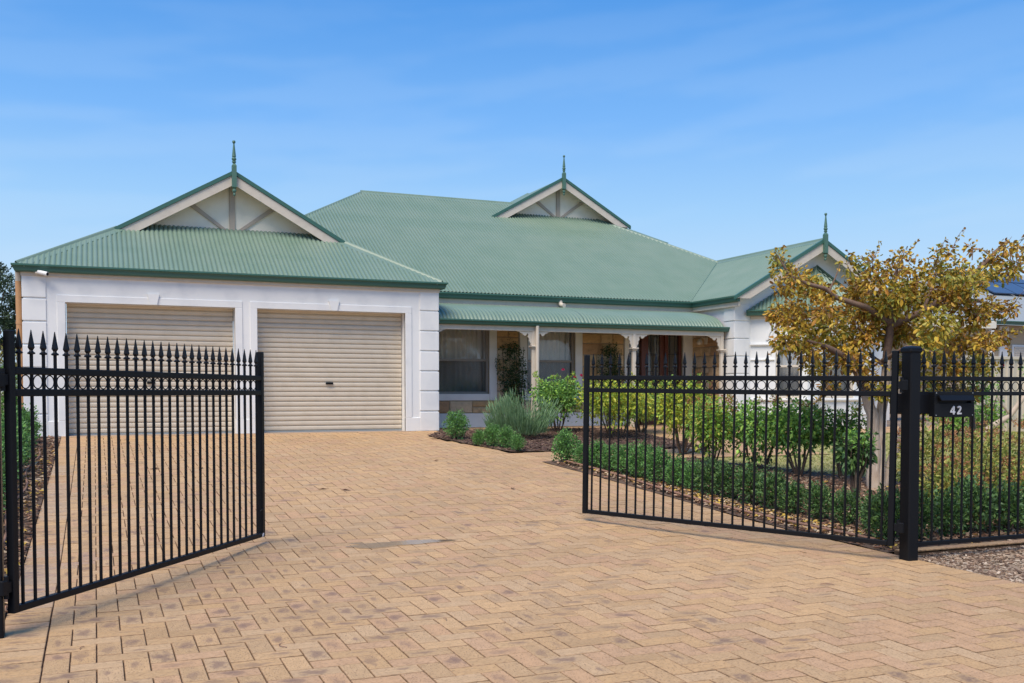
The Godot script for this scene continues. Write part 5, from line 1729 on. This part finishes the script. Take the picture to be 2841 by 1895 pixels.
func make_litter():
	var rng := RandomNumberGenerator.new()
	rng.seed = 171
	var chip := new_leaves()
	chip.color = Color.WHITE
	chip.box(Vector3(-0.5, -0.5, -0.5), Vector3(0.5, 0.5, 0.5))
	var chip_mesh := chip.done(M.chip)
	var woods := [Color(0.17, 0.085, 0.05), Color(0.26, 0.14, 0.085), Color(0.10, 0.055, 0.035), Color(0.34, 0.22, 0.14), Color(0.20, 0.11, 0.07), Color(0.42, 0.31, 0.21)]
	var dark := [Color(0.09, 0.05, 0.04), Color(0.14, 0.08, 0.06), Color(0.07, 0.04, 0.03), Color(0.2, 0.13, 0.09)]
	var turn := func() -> Basis: return Basis(Vector3.UP, rng.randf() * TAU) * Basis(Vector3.RIGHT, rng.randf_range(-0.5, 0.5)) * Basis(Vector3(0, 0, 1), rng.randf_range(-0.4, 0.4))
	var list := []
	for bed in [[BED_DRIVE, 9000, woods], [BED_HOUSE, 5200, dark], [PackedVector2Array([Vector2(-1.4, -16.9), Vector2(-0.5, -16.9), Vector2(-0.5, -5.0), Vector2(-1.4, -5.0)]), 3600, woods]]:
		for k in bed[1]:
			var q := in_poly(rng, bed[0])
			if bed[0] == BED_DRIVE and rng.randf() < 0.5: q = Vector2(rng.randf_range(5.93, 8.6), rng.randf_range(-11.5, -6.25))
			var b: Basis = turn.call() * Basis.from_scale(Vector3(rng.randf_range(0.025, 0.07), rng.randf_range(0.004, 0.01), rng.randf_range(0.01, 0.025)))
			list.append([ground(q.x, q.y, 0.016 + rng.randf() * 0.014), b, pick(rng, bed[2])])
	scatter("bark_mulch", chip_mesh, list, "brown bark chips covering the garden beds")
	# fallen leaves, thickest by the near edge of the drive bed
	var lf := new_leaves()
	lf.leaf(Vector3(-0.5, 0, 0), Vector3.RIGHT, Vector3(0, 0, 1), 1.0, 0.5, Color.WHITE, 0.35)
	var leaf_mesh := lf.done(M.dry)
	list = []
	var fall := [Color(0.46, 0.33, 0.20), Color(0.50, 0.30, 0.08), Color(0.38, 0.24, 0.13), Color(0.52, 0.36, 0.06), Color(0.55, 0.44, 0.30)]
	for k in 2600:
		var q := Vector2(rng.randf_range(5.93, 6.35), rng.randf_range(-12.4, -6.2)) if k < 1100 else in_poly(rng, BED_DRIVE)
		if k >= 2100: q = Vector2(rng.randf_range(-0.85, -0.5), rng.randf_range(-15.5, -5.5))
		var b: Basis = turn.call() * Basis.from_scale(Vector3.ONE * rng.randf_range(0.035, 0.075))
		list.append([ground(q.x, q.y, 0.034), b, pick(rng, fall)])
	scatter("fallen_leaves", leaf_mesh, list, "yellow and tan fallen leaves lying on the mulch")
	# gravel of the verge outside the fence
	list = []
	var grit := [Color(0.27, 0.18, 0.12), Color(0.17, 0.105, 0.07), Color(0.36, 0.26, 0.18), Color(0.12, 0.075, 0.05), Color(0.44, 0.35, 0.26)]
	for k in 15000:
		var q := Vector2(5.92 + 4.2 * pow(rng.randf(), 1.3), rng.randf_range(-6.05, -3.2))
		if q.x < 6.5 and q.y > -5.5 and rng.randf() < 0.4: continue
		var s := rng.randf_range(0.007, 0.02)
		list.append([ground(q.x, q.y, -0.008 + s * 0.25), turn.call() * Basis.from_scale(Vector3(s * rng.randf_range(1, 2.6), s * 0.45, s * rng.randf_range(0.6, 1.0))), pick(rng, grit)])
	scatter("gravel", chip_mesh, list, "pale gravel chips on the verge outside the fence")
	# lawn blades
	var gb := new_leaves()
	for k in 5:
		var a := TAU * k / 5.0
		gb.leaf(Vector3(cos(a) * 0.3, 0, sin(a) * 0.3), Vector3(cos(a * 2.0) * 0.5, 0.85, sin(a * 2.0) * 0.5).normalized(), Vector3(-sin(a), 0, cos(a)), 1.0, 0.16, Color.WHITE, 0.1)
	var blade_mesh := gb.done(M.leaf)
	list = []
	var blades := [Color(0.30, 0.33, 0.09), Color(0.42, 0.40, 0.15), Color(0.22, 0.28, 0.07), Color(0.50, 0.44, 0.22)]
	var lawn := PackedVector2Array([Vector2(8.2, -12.5), Vector2(8.5, -11.66), Vector2(9.25, -10.36), Vector2(10.25, -9.16), Vector2(16, -8.86), Vector2(20, -8.86), Vector2(20, -15.2), Vector2(10.75, -15.2), Vector2(10.75, -12.5)])
	for k in 26000:
		var q := in_poly(rng, lawn)
		list.append([ground(q.x, q.y, -0.012), Basis(Vector3.UP, rng.randf() * TAU) * Basis.from_scale(Vector3.ONE * rng.randf_range(0.022, 0.045)), pick(rng, blades)])
	scatter("lawn_grass", blade_mesh, list, "short dry yellow-green lawn grass before the bay window")
	list = []
	for k in 7000:
		var q := Vector2(rng.randf_range(-4.0, -1.45), rng.randf_range(-32, -20.5))
		list.append([ground(q.x, q.y, 0.01), Basis(Vector3.UP, rng.randf() * TAU) * Basis.from_scale(Vector3.ONE * rng.randf_range(0.05, 0.09)), pick(rng, [Color(0.20, 0.42, 0.03), Color(0.27, 0.48, 0.05)])])
	scatter("lawn_grass", blade_mesh, list, "bright green grass of the lawn left of the garage")

	# dry leaves and curled twigs lying on the pavers
	for s in [[1422, 1357, 0.11], [895, 1359, 0.1], [960, 1362, 0.12], [1211, 1279, 0.09], [1140, 1423, 0.05], [560, 1300, 0.09], [430, 1302, 0.14]]:
		var p := hit(s[0], s[1])
		var dm := new_leaves()
		dm.leaf(Vector3(-s[2] / 2, 0.012, 0), Vector3(1, -0.08, 0).normalized(), Vector3(0, 0, 1), s[2], s[2] * 0.4, Color(0.16, 0.085, 0.05), 0.3)
		var o := put(self, "dry_leaf", dm.done(M.dry), Transform3D(Basis(Vector3.UP, rng.randf() * TAU), p))
		tag(o, "curled dry brown leaf lying on the driveway pavers", "leaf", "dry leaves on the driveway")
	for s in [[800, 1790, 0.12, 1], [620, 1575, 0.10, 0], [1335, 1490, 0.09, 0], [1460, 1480, 0.10, 0], [2300, 1628, 0.16, 0], [1220, 1722, 0.09, 0], [245, 1800, 0.08, 0]]:
		var p := hit(s[0], s[1])
		var tm := MB.new()
		var pts := []
		var rad := []
		for k in 9:
			var a: float = k / 8.0 * (2.6 if s[3] else 1.3)
			pts.append(Vector3(cos(a) * s[2] * 0.5, 0.005 + 0.004 * sin(a * 2.0), sin(a) * s[2] * 0.4)); rad.append(0.0022)
		tm.tube(pts, rad, 5)
		var o := put(self, "twig", tm.done(M.edging), Transform3D(Basis(Vector3.UP, rng.randf() * TAU), p))
		tag(o, "thin curved brown twig lying on the driveway pavers", "twig", "twigs on the driveway")

func hit(x: float, y: float) -> Vector3:
	# where a pixel's ray meets the sloping ground
	var lo := 1.0
	var hi := 60.0
	for k in 50:
		var m := (lo + hi) / 2
		var p := at(x, y, m)
		if p.y > gy(p.z): lo = m
		else: hi = m
	var q := at(x, y, lo)
	return ground(q.x, q.z)

# ---------------------------------------------------------------- small things and neighbours
func make_small_things():
	var cam := base(self, "security_camera", Vector3(-0.72, 3.15, -16.96))
	tag(cam, "small white bullet security camera under the garage gutter", "camera")
	var b := MB.new()
	b.tube([Vector3(-0.09, 0.0, 0.0), Vector3(-0.08, -0.01, 0.05), Vector3(-0.03, -0.015, 0.07)], [0.035, 0.025, 0.018], 10)
	put(cam, "bracket", b.done(M.cream))
	var t := MB.new()
	t.tube([Vector3(-0.06, 0.005, 0.055), Vector3(0.07, -0.03, 0.13)], [0.032, 0.034], 14)
	put(cam, "housing", t.done(M.white))
	var ln := MB.new()
	ln.tube([Vector3(0.0705, -0.0302, 0.1303), Vector3(0.076, -0.0317, 0.1335)], [0.027, 0.024], 14)
	put(cam, "lens", ln.done(M.steel))

	var lamp := base(self, "wall_lamp", Vector3(11.97, 2.42, -17.85))
	tag(lamp, "cream ornate bracket lamp on the stone wall beside the front door", "lamp")
	var a := MB.new()
	a.box(Vector3(-0.02, -0.09, -0.05), Vector3(0.03, 0.06, 0.05), 0.01)
	a.tube([Vector3(-0.02, 0.02, 0), Vector3(-0.10, 0.05, 0), Vector3(-0.16, 0.0, 0)], [0.014, 0.012, 0.01], 8)
	put(lamp, "bracket", a.done(M.cream))
	var sh := MB.new()
	sh.lathe([Vector2(0.0, 0.03), Vector2(0.03, 0.025), Vector2(0.055, -0.02), Vector2(0.06, -0.05), Vector2(0.045, -0.085), Vector2(0.0, -0.09)], Vector3(-0.16, -0.01, 0), 12)
	put(lamp, "shade", sh.done(M.cream))

	# brown edging pipe along the drive bed
	var e := MB.new()
	var pts := []
	var rad := []
	for k in 26:
		var z := -12.4 + k * 0.235
		pts.append(ground(5.96 + 0.10 * sin(k * 0.33) * 0.4 + 0.012 * k * 0.3, z, 0.045)); rad.append(0.014)
	e.tube(pts, rad, 7)
	tag(put(self, "edging_pipe", e.done(M.edging)), "thin brown edging pipe along the mulch beside the drive", "edging")
	e = MB.new()
	pts = []; rad = []
	for k in 26:
		var z := -15.0 + k * 0.35
		pts.append(ground(-0.72 + 0.04 * sin(k * 0.8), z, 0.035)); rad.append(0.012)
	e.tube(pts, rad, 7)
	tag(put(self, "edging_pipe", e.done(M.edging)), "thin brown pipe on the mulch along the left hedge", "edging")
	e = MB.new()
	pts = []; rad = []
	for k in 13:
		var u := k / 12.0
		pts.append(ground(7.9 + u * 0.7, -12.5 + 0.15 * sin(u * 5.0), 0.05 + 0.09 * sin(u * PI))); rad.append(0.012)
	e.tube(pts, rad, 7)
	tag(put(self, "garden_hose", e.done(M.steel)), "short loop of black hose on the mulch below the roses", "hose")

	# brick edging under the picket fence
	var edge := base(self, "brick_edging", Vector3(5.96, 0.0, -6.12))
	tag(edge, "row of tan bricks laid end to end under the picket fence", "edging")
	var shared := []
	for k in 6:
		var one := MB.new(); one.mapped = true
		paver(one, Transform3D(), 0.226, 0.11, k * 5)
		shared.append(one.done(M.pavers))
	for k in 17: put(edge, "brick", shared[k % 6], Transform3D(Basis(), Vector3(0.115 + k * 0.23, 0.03, 0)))
	var bb := MB.new()
	bb.box(Vector3(0, -0.06, -0.055), Vector3(3.91, 0.02, 0.055))
	put(edge, "mortar_bed", bb.done(M.joint))

	# cream sheet fence and the house beyond
	var z := -15.0
	var f := base(self, "boundary_fence", Vector3(16.2, gy(z), z))
	tag(f, "cream ribbed sheet fence on the boundary beyond the lawn", "fence")
	var n := 12
	var mb := MB.new()
	var prof := [0.0, 0.0, 0.02, 0.02, 0.0]
	var step := 0.0
	var last := Vector3(0, 0, 0)
	for k in range(1, 60 * 4):
		var x: float = (k / 4) * 0.16 + [0.0, 0.1, 0.115, 0.145][k % 4]
		var d: float = [0.0, 0.0, 0.025, 0.025][k % 4]
		var p := Vector3(x, 0, d)
		mb.quad_out(last, p, p + Vector3(0, 1.52, 0), last + Vector3(0, 1.52, 0), Vector3(0, 0, 1))
		last = p
	put(f, "sheet", mb.done(M.fence))
	var tr := MB.new()
	tr.box(Vector3(0, 1.50, -0.02), Vector3(9.5, 1.56, 0.045), 0.004)
	put(f, "top_rail", tr.done(M.fence))
	for k in 5:
		var p := MB.new()
		p.box(Vector3(k * 2.37, 0, -0.03), Vector3(k * 2.37 + 0.05, 1.54, 0.05), 0.004)
		put(f, "post", p.done(M.fence))

	var nb := base(self, "neighbouring_house", Vector3(30, 0.6, -24))
	tag(nb, "neighbouring cream house with grey corrugated roof and blue solar panels", "house")
	var wl := MB.new()
	wl.box(Vector3(-4.0, 0, -8), Vector3(8, 2.95, 0), 0.0)
	put(nb, "wall", wl.done(M.tan_wall))
	var wn := base(nb, "shutter_window")
	var fr := MB.new()
	fr.box(Vector3(-1.9, 0.9, 0.0), Vector3(-0.2, 2.3, 0.03), 0.004)
	put(wn, "frame", fr.done(M.white))
	for k in 16:
		var s := MB.new()
		s.box(Vector3(-1.82, 0.97 + k * 0.08, 0.02), Vector3(-0.28, 1.04 + k * 0.08, 0.05), 0.008)
		put(wn, "slat", s.done(M.cream))
	var ct := MB.new()
	ct.box(Vector3(-2.5, 0, 0.001), Vector3(-2.1, 2.9, 0.06), 0.005)
	put(nb, "corner_trim", ct.done(M.white))
	var rf := put(nb, "roof", corrugated([Vector2(-5.2, 0), Vector2(9, 0), Vector2(4.5, 4.5), Vector2(-0.7, 4.5)], Vector3(0, 2.98, 0.6), Vector3.RIGHT, Vector3(0, 0.5, -1), 0.12, 0.014).done(M.zinc))
	put(rf, "roof_sheet", corrugated([Vector2(-0.6, 0), Vector2(8.4, 0), Vector2(3.9, 4.5)], Vector3(-5.2, 2.98, 0), Vector3(0, 0, -1), Vector3(1, 0.5, 0), 0.12, 0.014).done(M.zinc))
	put(rf, "gutter", gutter([Vector3(-5.15, 3.02, -8), Vector3(-5.15, 3.02, 0.55), Vector3(9, 3.02, 0.55)]).done(M.trim))
	for k in 6:
		var sp := MB.new()
		var u := -0.9 + (k % 3) * 1.05
		var v := 2.2 + (k / 3) * 1.1
		var o := Vector3(u, 2.98 + v * 0.5 + 0.1, 0.6 - v)
		var S := Vector3(0, 0.5, -1).normalized()
		sp.extrude(PackedVector2Array([Vector2(0, 0), Vector2(1.0, 0), Vector2(1.0, 1.15), Vector2(0, 1.15)]), o, Vector3.RIGHT, S, Vector3.RIGHT.cross(S) * 0.04)
		put(rf, "solar_panel", sp.done(M.solar))
	# open carport edge with a white beam nearer the trees
	var cp := base(self, "carport", Vector3(20.5, gy(-19), -19))
	tag(cp, "low white flat carport edge seen through the autumn tree", "carport")
	var beam := MB.new()
	beam.box(Vector3(-2.5, 2.35, -3), Vector3(1.2, 2.55, 0), 0.01)
	put(cp, "roof_slab", beam.done(M.panel))
	for x in [-2.4, 1.1]:
		var po := MB.new()
		po.box(Vector3(x - 0.05, 0, -0.12), Vector3(x + 0.05, 2.35, -0.02), 0.005)
		put(cp, "post", po.done(M.white))

func _ready():
	make_light()
	make_materials()
	make_stone_meshes()
	make_ground()
	make_house()
	make_gates()
	make_plants()
	make_small_things()
	make_litter()
